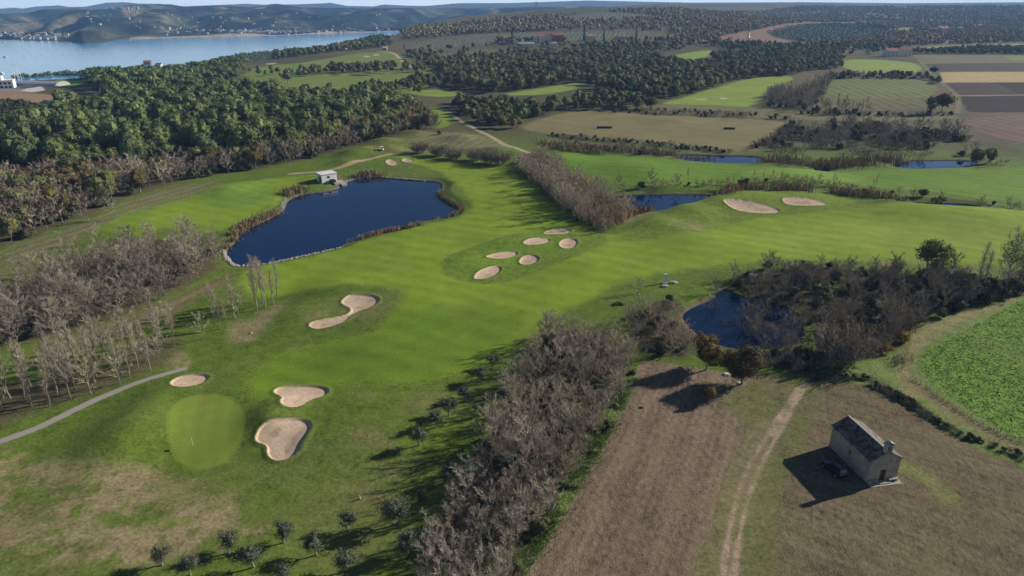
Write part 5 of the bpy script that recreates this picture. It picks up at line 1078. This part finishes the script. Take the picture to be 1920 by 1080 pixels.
slab(g, [(-hw - s, -.12, ev - s * sl_ + .02), (0, -.12, rd + .02), (0, L_ + .15, rd + .02), (-hw - s, L_ + .15, ev - s * sl_ + .02)], .14); slab(g, [(0, -.12, rd + .02), (hw + s, -.12, ev - s * sl_ + .02), (hw + s, L_ + .15, ev - s * sl_ + .02), (0, L_ + .15, rd + .02)], .14)
rf = part('roof', g, mt_slate, CH); g = G(); box(g, -.16, .16, .5, L_ + .1, rd + .12, rd + .24); part('ridge', g, mt_stone, rf)
g = G(); box(g, -.62, -.26, -.1, .5, rd - .35, rd + 1.35); box(g, .26, .62, -.1, .5, rd - .35, rd + 1.35); box(g, -.26, .26, -.1, .5, rd - .35, rd + .25); box(g, -.26, .26, -.1, .5, rd + 1.1, rd + 1.35); slab(g, [(-.75, -.2, rd + 1.35), (0, -.2, rd + 1.7), (0, .6, rd + 1.7), (-.75, .6, rd + 1.35)], .1); slab(g, [(0, -.2, rd + 1.7), (.75, -.2, rd + 1.35), (.75, .6, rd + 1.35), (0, .6, rd + 1.7)], .1)
box(g, -.07, .07, .13, .27, rd + 1.7, rd + 2.0)
bc = part('bell_gable', g, mt_stone, CH)
g = G(); th = np.arange(10) / 10 * 2 * math.pi; loft(g, [[(r * math.cos(t), .2 + r * math.sin(t), rd + z) for t in th] for r, z in ((.2, .5), (.16, .62), (.12, .85), (.05, .95))]); box(g, -.26, .26, .17, .23, rd + .93, rd + .99); part('bell', g, mt_bronze, bc)
g = G(); box(g, -dw, dw, .24, .3, -.02, dh); dr_ = part('door', g, mt_door, CH); g = G(); box(g, -dw - .2, -dw, -.04, .02, 0, dh + .2); box(g, dw, dw + .2, -.04, .02, 0, dh + .2); box(g, -dw, dw, -.04, .02, dh, dh + .2); part('door_frame', g, mt_stone, dr_)
g = G(); box(g, -hw + .26, -hw + .3, wy0, wy1, wz0, wz1); wn = part('window', g, mt_dark, CH); g = G()
for q in ((wy0 - .16, wy0, wz0 - .16, wz1 + .16), (wy1, wy1 + .16, wz0 - .16, wz1 + .16), (wy0, wy1, wz0 - .16, wz0), (wy0, wy1, wz1, wz1 + .16)): box(g, -hw - .035, -hw + .02, *q)
part('window_frame', g, mt_stone, wn)
g = G(); box(g, -2.7, 2.9, -1.25, -.02, -.25, .07); box(g, -.9, .9, -.9, -.02, .07, .2); part('stone_step', g, mt_stone, CH)
for x0, x1 in ((-2.55, -.95), (.95, 2.6)):
    g = G(); box(g, x0, x1, -.55, -.03, .38, .5); box(g, x0 + .1, x0 + .4, -.5, -.05, .07, .38); box(g, x1 - .4, x1 - .1, -.5, -.05, .07, .38); part('stone_bench', g, mt_stone, CH)

# --- car in the chapel's shadow
cx, cy = at(1563, 884); CR = empty('parked_car', 'dark off-road car parked in the shadow along the chapel wall', 'car', (cx[0], cy[0], gz_(cx[0], cy[0])), R(19))
def ring(y, w, z0, z1, c=.12): return [(-w, y, z0 + c), (-w, y, z1 - c), (-w + c, y, z1), (w - c, y, z1), (w, y, z1 - c), (w, y, z0 + c), (w - c, y, z0), (-w + c, y, z0)]
g = G(); loft(g, [ring(-2.15, .78, .45, .85), ring(-2.05, .88, .35, 1.02), ring(-1.2, .93, .3, 1.08), ring(.9, .93, .3, 1.05), ring(1.9, .88, .33, .98), ring(2.2, .75, .42, .8)]); body = part('body', g, mt_car, CR)
g = G(); loft(g, [ring(-2.0, .76, 1.0, 1.1, .04), ring(-1.75, .70, 1.0, 1.62), ring(.2, .70, 1.0, 1.66), ring(1.05, .78, 1.0, 1.08, .03)]); part('cabin_windows', g, mt_glass, CR)
g = G(); box(g, -.66, .66, -1.7, .15, 1.64, 1.70); box(g, -.6, -.56, -1.6, .05, 1.7, 1.77); box(g, .56, .6, -1.6, .05, 1.7, 1.77)
for sx in (-1, 1):
    for y in (-1.75, -.75, .25): box(g, sx * .735 - .03, sx * .735 + .03, y - .05, y + .05, 1.0, 1.66)
part('roof', g, mt_car, CR)
for sx in (-1, 1):
    for y in (-1.35, 1.35):
        g = G(); g.tubes([[sx * .72, y, .35]], [[sx * .97, y, .35]], .35, .35, 0, 16); c = [(sx * .97, y + .35 * math.cos(t), .35 + .35 * math.sin(t)) for t in np.arange(16) / 16 * 2 * math.pi]; g.add(np.array(c), np.array([(t, t + 1, 14 - t, 15 - t) for t in range(7)])); wh = part('wheel', g, mt_tyre, CR)
        g = G(); c = [(sx * .985, y + .2 * math.cos(t), .35 + .2 * math.sin(t)) for t in np.arange(12) / 12 * 2 * math.pi]; g.add(np.array(c), np.array([(t, t + 1, 10 - t, 11 - t) for t in range(5)])); part('rim', g, mt_metal, wh)
    g = G(); box(g, sx * .65 - .14, sx * .65 + .14, 2.08, 2.17, .62, .78); part('headlight', g, mt_lamp, CR); g = G(); box(g, sx * .74 - .07, sx * .74 + .07, -2.14, -2.06, .7, .95); part('tail_lamp', g, mt_tail, CR)
    g = G(); box(g, sx * 1.02 - .08, sx * 1.02 + .08, .75, .88, 1.0, 1.13); part('wing_mirror', g, mt_car, CR)

# --- white pump house by the lake
px_, py_ = at(603, 345); zb = gz_(px_[0] - 1, py_[0] + 4); PH = empty('pump_house', 'small white flat-roofed pump house on the lake bank with a dark doorway', 'hut', (px_[0], py_[0] + 1.0, max(zb, -.2)), R(38)); PH.scale = (1.2, 1.2, 1.15)
g = G(); box(g, -.0, 5.6, 0, 4.2, -1, 3.0); part('wall', g, mt_white, PH); g = G(); box(g, -.2, 5.8, -.2, 4.4, 3.0, 3.22); part('roof', g, mt_white, PH)
g = G(); box(g, -.05, .05, 1.2, 2.1, .05, 2.2); part('door', g, mt_dark, PH); g = G(); box(g, -.06, .04, .3, 1.1, .3, 2.1); part('door_panel', g, mt_metal, PH); g = G(); box(g, 2.0, 3.0, -.04, .03, 1.6, 2.3); part('window', g, mt_pane, PH)
g = G(); box(g, 3.2, 7.2, -3.6, -.02, -1.6, .12); box(g, 5.0, 7.0, -5.2, -3.6, -1.8, -.2); part('concrete_apron', g, mt_grey, PH); g = G(); box(g, 2.6, 4.2, -2.2, -.3, .12, 1.1); part('pump_box', g, mt_dark, PH)

# crop leaves
rg = np.random.default_rng(77); P = [z['poly'] for z in Z if z['name'] == 'crop_field'][0]; q = np.stack([rg.uniform(P[:, 0].min(), min(P[:, 0].max(), 165), 90000), rg.uniform(80, 260, 90000)], 1)
q = q[sdf(P, q[:, 0], q[:, 1]) > .5]; q = q[(fbm(q[:, 0], q[:, 1], 1.1, 2, 8) > .38) & (np.abs(((q[:, 0] * .5 + q[:, 1]) % 1.6) - .8) < .62)]; g = G(); z = height(q[:, 0], q[:, 1]); c = np.stack([q[:, 0], q[:, 1], z + rg.uniform(.05, .28, len(q))], 1); g.leaves(c, sph(rg, len(q)) * .7 + np.array([0, 0, .8]), rg.uniform(.2, .42, len(q)), rg)
M['cropleaf'] = rnd_ramp_mat('crop_leaf', [(0, (.17, .29, .045)), (1, (.17, .29, .045))], .7, .3, trans=.2); tag(link('crop_plants', g.mesh('crop_plants'), M['cropleaf']), 'leafy green crop plants covering the field at right', 'crop', kind='stuff')
# --- flag, markers, stones
fx, fy = at(361, 832); z = gz_(fx[0], fy[0]); FL = empty('golf_flag', 'white golf flag standing on the putting green', 'golf flag', (fx[0], fy[0], z), R(-30))
g = G(); g.tubes([[0, 0, -.1]], [[0, 0, 2.3]], .025, .02, 0, 8); part('pole', g, mt_white, FL); g = G(); n = 6; xs = np.linspace(0, .62, n); 
for a, b in zip(xs[:-1], xs[1:]): slab(g, [(a, .05 * math.sin(a * 9), 1.8 + a * .1), (b, .05 * math.sin(b * 9), 1.8 + b * .1), (b, .05 * math.sin(b * 9), 2.28 - b * .1), (a, .05 * math.sin(a * 9), 2.28 - a * .1)], .012)
part('flag', g, mt_white, FL)
def post(px, py, w, d, h, label, cat, name, mat, base=True, rz=0):
    x, y = at(px, py); o = empty(name, label, cat, (x[0], y[0], gz_(x[0], y[0])), rz); g = G(); box(g, -w / 2, w / 2, -d / 2, d / 2, -.1, h * .86); box(g, -w / 2 * .8, w / 2 * .8, -d / 2 * .9, d / 2 * .9, h * .86, h); part('post', g, mat, o)
    if base: g = G(); box(g, -w * .8, w * .8, -d * 1.1, d * 1.1, -.1, .22); part('base', g, mt_stone, o)
    return o
post(1246, 534, 1.0, .45, 2.7, 'upright white stone slab on the grass above the thicket pond', 'stone marker', 'stone_marker', mt_white, rz=R(20))
post(675, 937, .16, .10, .7, 'tiny white marker post on a dry patch left of the thicket', 'marker post', 'marker_post', mt_white)
def rock(px, py, s, label, mat=None, flat=.45, seed=0):
    rg = np.random.default_rng(seed); x, y = at(px, py); g = G(); k = 9; th = np.arange(k) / k * 6.283
    loft(g, [[(s * r * math.cos(t) * q, s * .7 * r * math.sin(t) * q, s * zz * flat) for t, q in zip(th, rg.uniform(.8, 1.15, k))] for r, zz in ((1, -.2), (1.05, .35), (.8, .8), (.35, 1.0))]); g_m = g.mesh('rock'); o = link('rock', g_m, mat or mt_stone, loc=(x[0], y[0], gz_(x[0], y[0]))); tag(o, label, 'rock'); return o
rock(1246, 540, 1.1, 'flat pale stone lying just below the white stone slab', seed=1); rock(1262, 533, 1.2, 'pale flat stone right of the white stone slab', seed=2); rock(1363, 700, .8, 'whitish stone left of the dark round tree', mt_white, seed=3); rock(1387, 716, .55, 'whitish stone at the foot of the dark round tree', mt_white, seed=4)
rock(1410, 520, 1.3, 'whitish flat rock on the bank above the thicket pond', mt_white, seed=5); rock(1203, 764, .5, 'dark clod lying on the stubble field', mt_dark, seed=6); rock(470, 622, .45, 'pale stone on the dry patch below the leafless trees', seed=7); rock(1197, 556, .5, 'pale stone at the foot of the tiny leafless tree', seed=8)
rock(1720, 768, .35, 'tiny white stone at the edge of the brown field', mt_white, seed=9)
# dark bale stacks in the meadow
mt_bale = simple('old_dark_bales', (.055, .048, .04), .95, .4, 1.5, .5)
for (a, b), nb_, l in (((1133, 241), 7, 'long dark row of bales lying in the brown meadow, left one'), ((1367, 244), 5, 'shorter dark row of bales lying in the brown meadow, right one')):
    x, y = at(a, b); o = empty('bale_row', l, 'bale row', (x[0], y[0], gz_(x[0], y[0])), R(-4), 'bale rows in the meadow')
    for i in range(nb_):
        g = G(); c = (i - (nb_ - 1) / 2) * 1.32; loft(g, [[(c + dx_, .62 * math.cos(t), .6 + .62 * math.sin(t)) for t in np.arange(12) / 12 * 6.283] for dx_ in (-.62, .62)]); part('bale', g, mt_bale, o)
# golf cart
x, y = at(716, 287); GC = empty('golf_cart', 'white golf cart parked on the grass above the dirt path', 'golf cart', (x[0], y[0], gz_(x[0], y[0])), R(60))
g = G(); loft(g, [ring(-1.15, .5, .3, .8), ring(-.3, .55, .28, .85), ring(.5, .55, .28, .55), ring(1.2, .48, .32, .85)]); part('body', g, mt_white, GC); g = G(); box(g, -.6, .6, -1.0, .8, 1.75, 1.83); part('roof', g, mt_white, GC); g = G(); box(g, -.5, .5, -.4, .1, .75, .95); box(g, -.5, .5, -.5, -.35, .9, 1.3); part('seat', g, mt_dark, GC)
g = G()
for sx in (-.52, .52):
    for yy in (-.95, .75): g.tubes([[sx, yy, .6]], [[sx, yy, 1.76]], .025, .025)
part('roof_frame', g, mt_metal, GC)
for sx in (-1, 1):
    for yy in (-.8, .85): g = G(); g.tubes([[sx * .42, yy, .22]], [[sx * .6, yy, .22]], .22, .22, 0, 12); part('wheel', g, mt_tyre, GC)

# --- houses
def house(px, py, w, d, h, rh, label, wall=None, roof=None, rz=0, cat='house', name='house', group=None, wins=3, off=0.0):
    x, y = at(px, py); z = gz_(x[0], y[0]); o = empty(name, label, cat, (x[0], y[0], z), R(rz), group)
    q = 1.55 if py < 95 and px > 900 else 1.2; w, d, h, rh = w * q, d * q, h * q, rh * q
    g = G(); box(g, -w / 2, w / 2, -d / 2, d / 2, -2, h); quad(g, (-w / 2, -d / 2, h), (-w / 2, -d / 2, h), (-w / 2, 0, h + rh * .96), (-w / 2, d / 2, h)); quad(g, (w / 2, -d / 2, h), (w / 2, d / 2, h), (w / 2, 0, h + rh * .96), (w / 2, 0, h + rh * .955)); part('wall', g, wall or mt_white2, o)
    g = G(); e = .5; k = rh / (d / 2); slab(g, [(-w / 2 - e, -d / 2 - e, h - e * k), (w / 2 + e, -d / 2 - e, h - e * k), (w / 2 + e, 0, h + rh), (-w / 2 - e, 0, h + rh)], .2); slab(g, [(-w / 2 - e, 0, h + rh), (w / 2 + e, 0, h + rh), (w / 2 + e, d / 2 + e, h - e * k), (-w / 2 - e, d / 2 + e, h - e * k)], .2); r_ = part('roof', g, roof or mt_redroof, o)
    g = G(); box(g, w * .2, w * .2 + .8, .6, 1.4, h, h + rh + .9); part('chimney', g, mt_grey, r_)
    for i in range(wins):
        for st in range(max(1, int(h // 3))):
            c = (i - (wins - 1) / 2) * w / wins; g = G(); box(g, c - .6, c + .6, -d / 2 - .05, -d / 2 + .05, 1.0 + st * 3, 2.3 + st * 3); part('window', g, mt_pane, o)
    g = G(); box(g, w / 2 - .05, w / 2 + .05, -.5, .5, 0, 2.1); part('door', g, mt_door, o)
    return o
H_ = [(1009, 80, 11, 8, 6, 2.2, 'pale blue-white hamlet house leftmost beside the cypresses', None, None, 8), (1027, 77, 10, 8, 6, 2, 'pale house joined behind the blue-white one in the hamlet', None, None, -6), (1046, 78, 12, 8, 6.5, 2.4, 'dark red house in the middle of the hamlet', mt_redwall, None, 5),
      (1106, 75, 8, 7, 4, 2, 'small cream house right of the tall hamlet cypress', mt_pale, None, 20), (1162, 82, 13, 8, 4, 2.6, 'white house with bright orange roof right of the hamlet', None, None, -12), (986, 89, 16, 6, 3.5, 1.5, 'long low tan building in front of the hamlet', mt_pale, mt_grey, 4),
      (1036, 88, 7, 6, 3.2, 1.5, 'small white outbuilding in front of the red house', None, mt_grey, 0), (949, 80, 6, 7, 5, 1.8, 'white house half hidden by cypresses left of the hamlet', None, None, 15), (1014, 33, 6, 5, 4, 1.5, 'tiny white house on the ridge beside the pylon', None, None, 0),
      (1668, 106, 13, 9, 6.5, 2.4, 'left of two white houses with red roofs beyond the bright meadow', None, None, 6), (1694, 105, 13, 9, 6.5, 2.4, 'right of two white houses with red roofs beyond the bright meadow', None, None, -4), (1766, 59, 16, 10, 5, 2.6, 'red-roofed farmhouse among trees far right', mt_pale, None, 10), (1749, 60, 10, 8, 4, 2.2, 'small red-roofed house left of the far farmhouse', mt_pale, None, -8),
      (1798, 58, 10, 8, 4, 2, 'cream house among trees right of the far farmhouse', mt_pale, None, 12), (1832, 52, 12, 8, 4, 2, 'low pale house highest of the far right group', mt_white2, None, 0), (457, 106, 11, 8, 6, 1.6, 'white house with flat red roof above the left wood', None, None, 4), (500, 101, 10, 8, 4.5, 2.2, 'orange-roofed house by the sea, left of a pair', mt_pale, None, 20),
      (519, 98, 12, 9, 4.5, 2.6, 'pink-roofed house by the sea, right of a pair', mt_pale, None, -10), (598, 92, 12, 8, 4.5, 2.2, 'pink-roofed house behind the plateau trees', mt_pale, None, 6), (642, 92, 12, 8, 4.5, 2.2, 'grey-pink house right of the pink-roofed one', mt_pale, None, -8), (669, 89, 10, 8, 5, 2.4, 'white house with orange roof at the foot of the ridge', None, None, 14),
      (278, 124, 11, 8, 7, 2.2, 'brick-coloured house in the pines by the sea', mt_redwall, None, 8), (300, 128, 10, 8, 6, 2.2, 'red-roofed house right of the brick-coloured one in the pines', mt_pale, None, -12), (722, 94, 5, 4, 3, 1.2, 'tiny yellow hut at the top of the pale far path', mt_yellow, mt_white2, 0)]
for q in H_: house(*q[:7], wall=q[7], roof=q[8], rz=q[9], cat='hut' if 'hut' in q[6] else 'building' if 'building' in q[6] else 'house')
# white resort building, arched hall, masts at the left edge
x, y = at(4, 165); o = empty('resort_building', 'white terraced building cut by the left frame edge', 'building', (x[0], y[0], gz_(x[0], y[0])), R(25))
g = G(); box(g, -12, 10, -6, 6, -2, 6.5); box(g, -12, 2, -5, 5, 6.5, 10); part('wall', g, mt_white, o); g = G(); box(g, -12.5, 10.5, -6.5, 6.5, 6.5, 6.9); part('roof', g, mt_white, o)
for i in range(6):
    g = G(); box(g, -10 + i * 3.3, -8 + i * 3.3, -6.06, -5.9, 3.4, 5.2); part('window', g, mt_pane, o); g = G(); box(g, -10 + i * 3.3, -8 + i * 3.3, -6.06, -5.9, .3, 2.2); part('window', g, mt_pane, o)
x, y = at(86, 160); o = empty('arched_hall', 'low arched grey hall roof beside the small green lawn at left', 'hall', (x[0], y[0], gz_(x[0], y[0])), R(-8)); g = G(); n = 12
loft(g, [[(xx, 9 * math.cos(t), 3.6 * math.sin(t)) for t in np.linspace(0, math.pi, n)] for xx in np.linspace(-24, 17, 8)]); part('roof', g, mt_sol, o); g = G(); loft(g, [[(xx, 9.25 * math.cos(t), 3.8 * math.sin(t)) for t in np.linspace(0, math.pi, n)] for xx in (16.6, 17.4)]); part('end_arch', g, mt_grey, o); g = G(); box(g, -23.8, 16.8, -8.7, 8.7, -1.5, .1); part('base', g, mt_grey, o)
for i, (a, b, h) in enumerate(((31, 157, 16), (36, 156, 17), (38, 155, 17), (42, 155, 17))):
    x, y = at(a, b); z = gz_(x[0], y[0]); g = G(); g.tubes([[0, 0, -.5]], [[0, 0, h]], .28, .12, 0, 8); g.tubes([[0, 0, h - .2]], [[1.6, 0, h - .2]], .1, .1, 0, 4); g.tubes([[0, 0, -.5]], [[0, 0, .6]], .6, .5, 0, 8)
    o = link('lamp_mast', g.mesh('lamp_mast'), mt_white, loc=(x[0], y[0], z)); tag(o, ['leftmost of four white masts beside the white building', 'second of four white masts from the left', 'third of four white masts from the left', 'rightmost of four white masts'][i], 'mast', 'white masts')
# rocky ledge at the left clearing
rg = np.random.default_rng(3); g = G(); P = W([(14, 222), (30, 216), (50, 210), (72, 203), (80, 200)]); 
for i in range(60):
    t = rg.random() * (len(P) - 1); k = int(t); q = P[k] + (P[k + 1] - P[k]) * (t - k) + rg.normal(0, 1.5, 2); s = rg.uniform(.8, 2.0); z = gz_(q[0], q[1]); th = np.arange(7) / 7 * 6.283
    loft(g, [[(q[0] + s * r * math.cos(t2) * u, q[1] + s * r * math.sin(t2) * u, z + zz * s) for t2, u in zip(th, rg.uniform(.8, 1.2, 7))] for r, zz in ((1, -.3), (.95, .5), (.5, .95))])
o = link('rock_ledge', g.mesh('rock_ledge'), simple('pink_limestone', (.55, .42, .34), .9, .3, .4)); tag(o, 'ledge of pale pinkish rocks above the small lawn at left', 'rocks', kind='stuff')
# stones on the lake edge
def shore_stones(pts, n, seed, label):
    rg = np.random.default_rng(seed); P = W(pts); seg = P[1:] - P[:-1]; Ls = np.linalg.norm(seg, axis=1); g = G()
    for i in rg.choice(len(seg), n, p=Ls / Ls.sum()):
        q = P[i] + seg[i] * rg.random() + rg.normal(0, .35, 2); s = rg.uniform(.16, .42); z = gz_(q[0], q[1]); th = np.arange(6) / 6 * 6.283
        loft(g, [[(q[0] + s * r * math.cos(t) * u, q[1] + s * r * math.sin(t) * u, z + zz * s) for t, u in zip(th, rg.uniform(.75, 1.25, 6))] for r, zz in ((1, -.3), (.9, .5), (.4, .85))])
    o = link('shore_stones', g.mesh('shore_stones'), mt_stone); tag(o, label, 'stones', kind='stuff')
shore_stones([(418, 466), (422, 478), (430, 488), (438, 494)], 120, 1, 'pale stones along the left corner of the lake'); shore_stones([(438, 495), (475, 495), (520, 487), (580, 474), (640, 461)], 160, 2, 'pale stones along the near bank of the lake'); shore_stones([(527, 388), (530, 376), (536, 370)], 60, 3, 'pale stones left of the pump house')
shore_stones([(640, 341), (660, 332), (700, 328), (800, 336)], 90, 4, 'stones along the far bank of the lake')
# pylons
def pylon(px, py, h, label):
    x, y = at(px, py); g = G(); z = gz_(x[0], y[0]); n = 7; lv = np.linspace(0, h, n); wd = np.interp(lv, [0, h * .7, h], [h * .11, h * .035, h * .02])
    for i in range(n - 1):
        c0 = [(sx * wd[i], sy * wd[i], lv[i]) for sx, sy in ((1, 1), (-1, 1), (-1, -1), (1, -1))]; c1 = [(sx * wd[i + 1], sy * wd[i + 1], lv[i + 1]) for sx, sy in ((1, 1), (-1, 1), (-1, -1), (1, -1))]
        for k in range(4): g.tubes([c0[k]], [c1[k]], .22, .22, 0, 3); g.tubes([c0[k]], [c1[(k + 1) % 4]], .15, .15, 0, 3); g.tubes([c1[k]], [c1[(k + 1) % 4]], .15, .15, 0, 3)
    for zz, ww in ((h * .72, h * .2), (h * .84, h * .16), (h * .95, h * .11)): g.tubes([(-ww, 0, zz)], [(ww, 0, zz)], .25, .25, 0, 4)
    o = link('pylon', g.mesh('pylon'), mt_metal, loc=(x[0], y[0], z)); tag(o, label, 'pylon')
pylon(1005, 30, 32, 'lattice pylon on the ridge skyline'); pylon(1402, 82, 26, 'lattice pylon in front of the red soil field')
# boats
def boat_mesh(L, cab, mast):
    g = G(); ys = np.linspace(-L / 2, L / 2, 7); ws = [.13, .16, .17, .165, .14, .08, .01]
    loft(g, [[(-w_ * L, y, .9), (-w_ * L * .6, y, 0), (0, y, -.3), (w_ * L * .6, y, 0), (w_ * L, y, .9), (0, y, 1.0)] for y, w_ in zip(ys, ws)])
    if cab: box(g, -.09 * L, .09 * L, -.2 * L, .15 * L, .9, 2.6)
    if mast: g.tubes([[0, 0, .9]], [[0, 0, L * 1.1]], .12, .06, 0, 4)
    return g.mesh('boat')
bm1 = boat_mesh(9, True, True); bm1.materials.append(mt_white); bm2 = boat_mesh(16, True, False); bm2.materials.append(mt_white)
def sea_at(px, py):
    b = (py - 540) / FOC; a = (px - 960) / FOC; dy = math.cos(PITCH) - b * math.sin(PITCH); dz = -math.sin(PITCH) - b * math.cos(PITCH); f = (SEA - HC) / dz; return a * f, dy * f
for me_, a, b, l, rz in ((bm1, 159, 106, 'small white boat alone in the middle of the bay', 40), (bm1, 9, 107, 'small white boat near the left edge of the bay', 100), (bm2, 3, 138, 'white motor boat behind the white building at the left edge', 60), (bm1, 7, 79, 'white boat off the far town, left', 80), (bm1, 42, 77, 'white boat off the far town, second from left', 20), (bm1, 26, 77, 'white boat off the far town between two others', 120), (bm1, 202, 76, 'white boat moored off the dark headland', 60), (bm1, 243, 75, 'white boat below the far shore houses', 90)):
    x, y = sea_at(a, b); o = link('boat', me_, [], loc=(x, y, SEA + .1)); o.rotation_euler = (0, 0, R(rz)); tag(o, l, 'boat')
bym = G(); bym.tubes([[0, 0, -.4]], [[0, 0, .9]], .9, .6, 0, 8); bym = bym.mesh('buoy'); bym.materials.append(mt_dark); rg = np.random.default_rng(8)
for r_ in range(5):
    for i in range(14):
        x, y = sea_at(20 + i * 19 + r_ * 7 + rg.uniform(-3, 3), 88 + r_ * 5.5 - i * .35); o = link('buoy', bym, [], loc=(x, y, SEA)); tag(o, 'dark float of the shellfish lines on the bay', 'buoy', 'dark floats in rows on the bay')
# houses of the far shore
hm = []
for w_, d_2, h_, wm_, rm_ in ((13, 10, 6, mt_far, mt_redroof), (17, 11, 7, mt_far, mt_grey), (11, 9, 5, mt_far, mt_redroof), (22, 12, 8, mt_far, mt_grey)):
    g = G(); box(g, -w_ / 2, w_ / 2, -d_2 / 2, d_2 / 2, -6, h_); slab(g, [(-w_ / 2, -d_2 / 2, h_), (w_ / 2, -d_2 / 2, h_), (w_ / 2, 0, h_ + 3), (-w_ / 2, 0, h_ + 3)], .2, 1); slab(g, [(-w_ / 2, 0, h_ + 3), (w_ / 2, 0, h_ + 3), (w_ / 2, d_2 / 2, h_), (-w_ / 2, d_2 / 2, h_)], .2, 1); m_ = g.mesh('house'); m_.materials.append(wm_); m_.materials.append(rm_); hm.append(m_)
FPX, FPY = pix(FHX, FHY, FHZ)
def far_house(px, py, k, s, label, group):
    j = int(np.clip((px - U[0]) / 3.0, 0, len(U) - 1)); c = FPY[:, j]; i = np.nonzero(c <= py)[0]
    i = [q for q in i if 1 < q < len(FHT) - 13]
    if not i: return
    i = i[0]; o = link('house', hm[k], [], loc=(FHX[i, j], FHY[i, j], FHZ[i, j])); o.scale = (s, s, s); o.rotation_euler = (0, 0, rg.uniform(-.7, .7)); tag(o, label, 'house', group)
for i in range(72): far_house(rg.uniform(-40, 116), rg.uniform(62, 75.5) ** 1.0, int(rg.integers(0, 4)), rg.uniform(.5, .95), 'house of the reddish town on the far shore at left', 'houses of the far town')
for i in range(95): far_house(rg.uniform(300, 730), 60 + rg.normal(0, 3.2) + (500 - rg.uniform(300, 730)) * .005, int(rg.integers(0, 4)), rg.uniform(.35, .75), 'pale house low on the far wooded shore', 'houses low on the far shore')
for i in range(40): far_house(rg.uniform(440, 560), rg.uniform(59, 62.5), 3 if i % 3 else 1, rg.uniform(.4, .7), 'white building of the far shore resort strip', 'far shore resort strip')
for i in range(75): far_house(rg.uniform(150, 720), rg.uniform(24, 58), int(rg.integers(0, 3)), rg.uniform(.35, .65), 'scattered pale house on the far wooded slope', 'houses scattered on the far slope')
for i in range(18): far_house(rg.uniform(175, 260), rg.uniform(15, 20), int(rg.integers(0, 2)), rg.uniform(.4, .65), 'pale house of the far hilltop village', 'houses of the far hilltop village')

# ---------------------------------------------------------------- the air
g = G(); box(g, -9600, 9600, -9200, 9200, -54, 110); hz_ = link('haze', g.mesh('haze'), []); tag(hz_, 'thin blue haze in the air', 'haze', kind='stuff')
mh = bpy.data.materials.new('haze_air'); mh.use_nodes = True; nh = mh.node_tree; nh.nodes.remove(nh.nodes['Principled BSDF']); pv = N(nh, 'ShaderNodeVolumePrincipled')
pv.inputs['Color'].default_value = (.28, .54, 1.0, 1); pv.inputs['Density'].default_value = .0001; pv.inputs['Anisotropy'].default_value = .0
nh.links.new(pv.outputs[0], nh.nodes['Material Output'].inputs['Volume']); hz_.data.materials.append(mh)
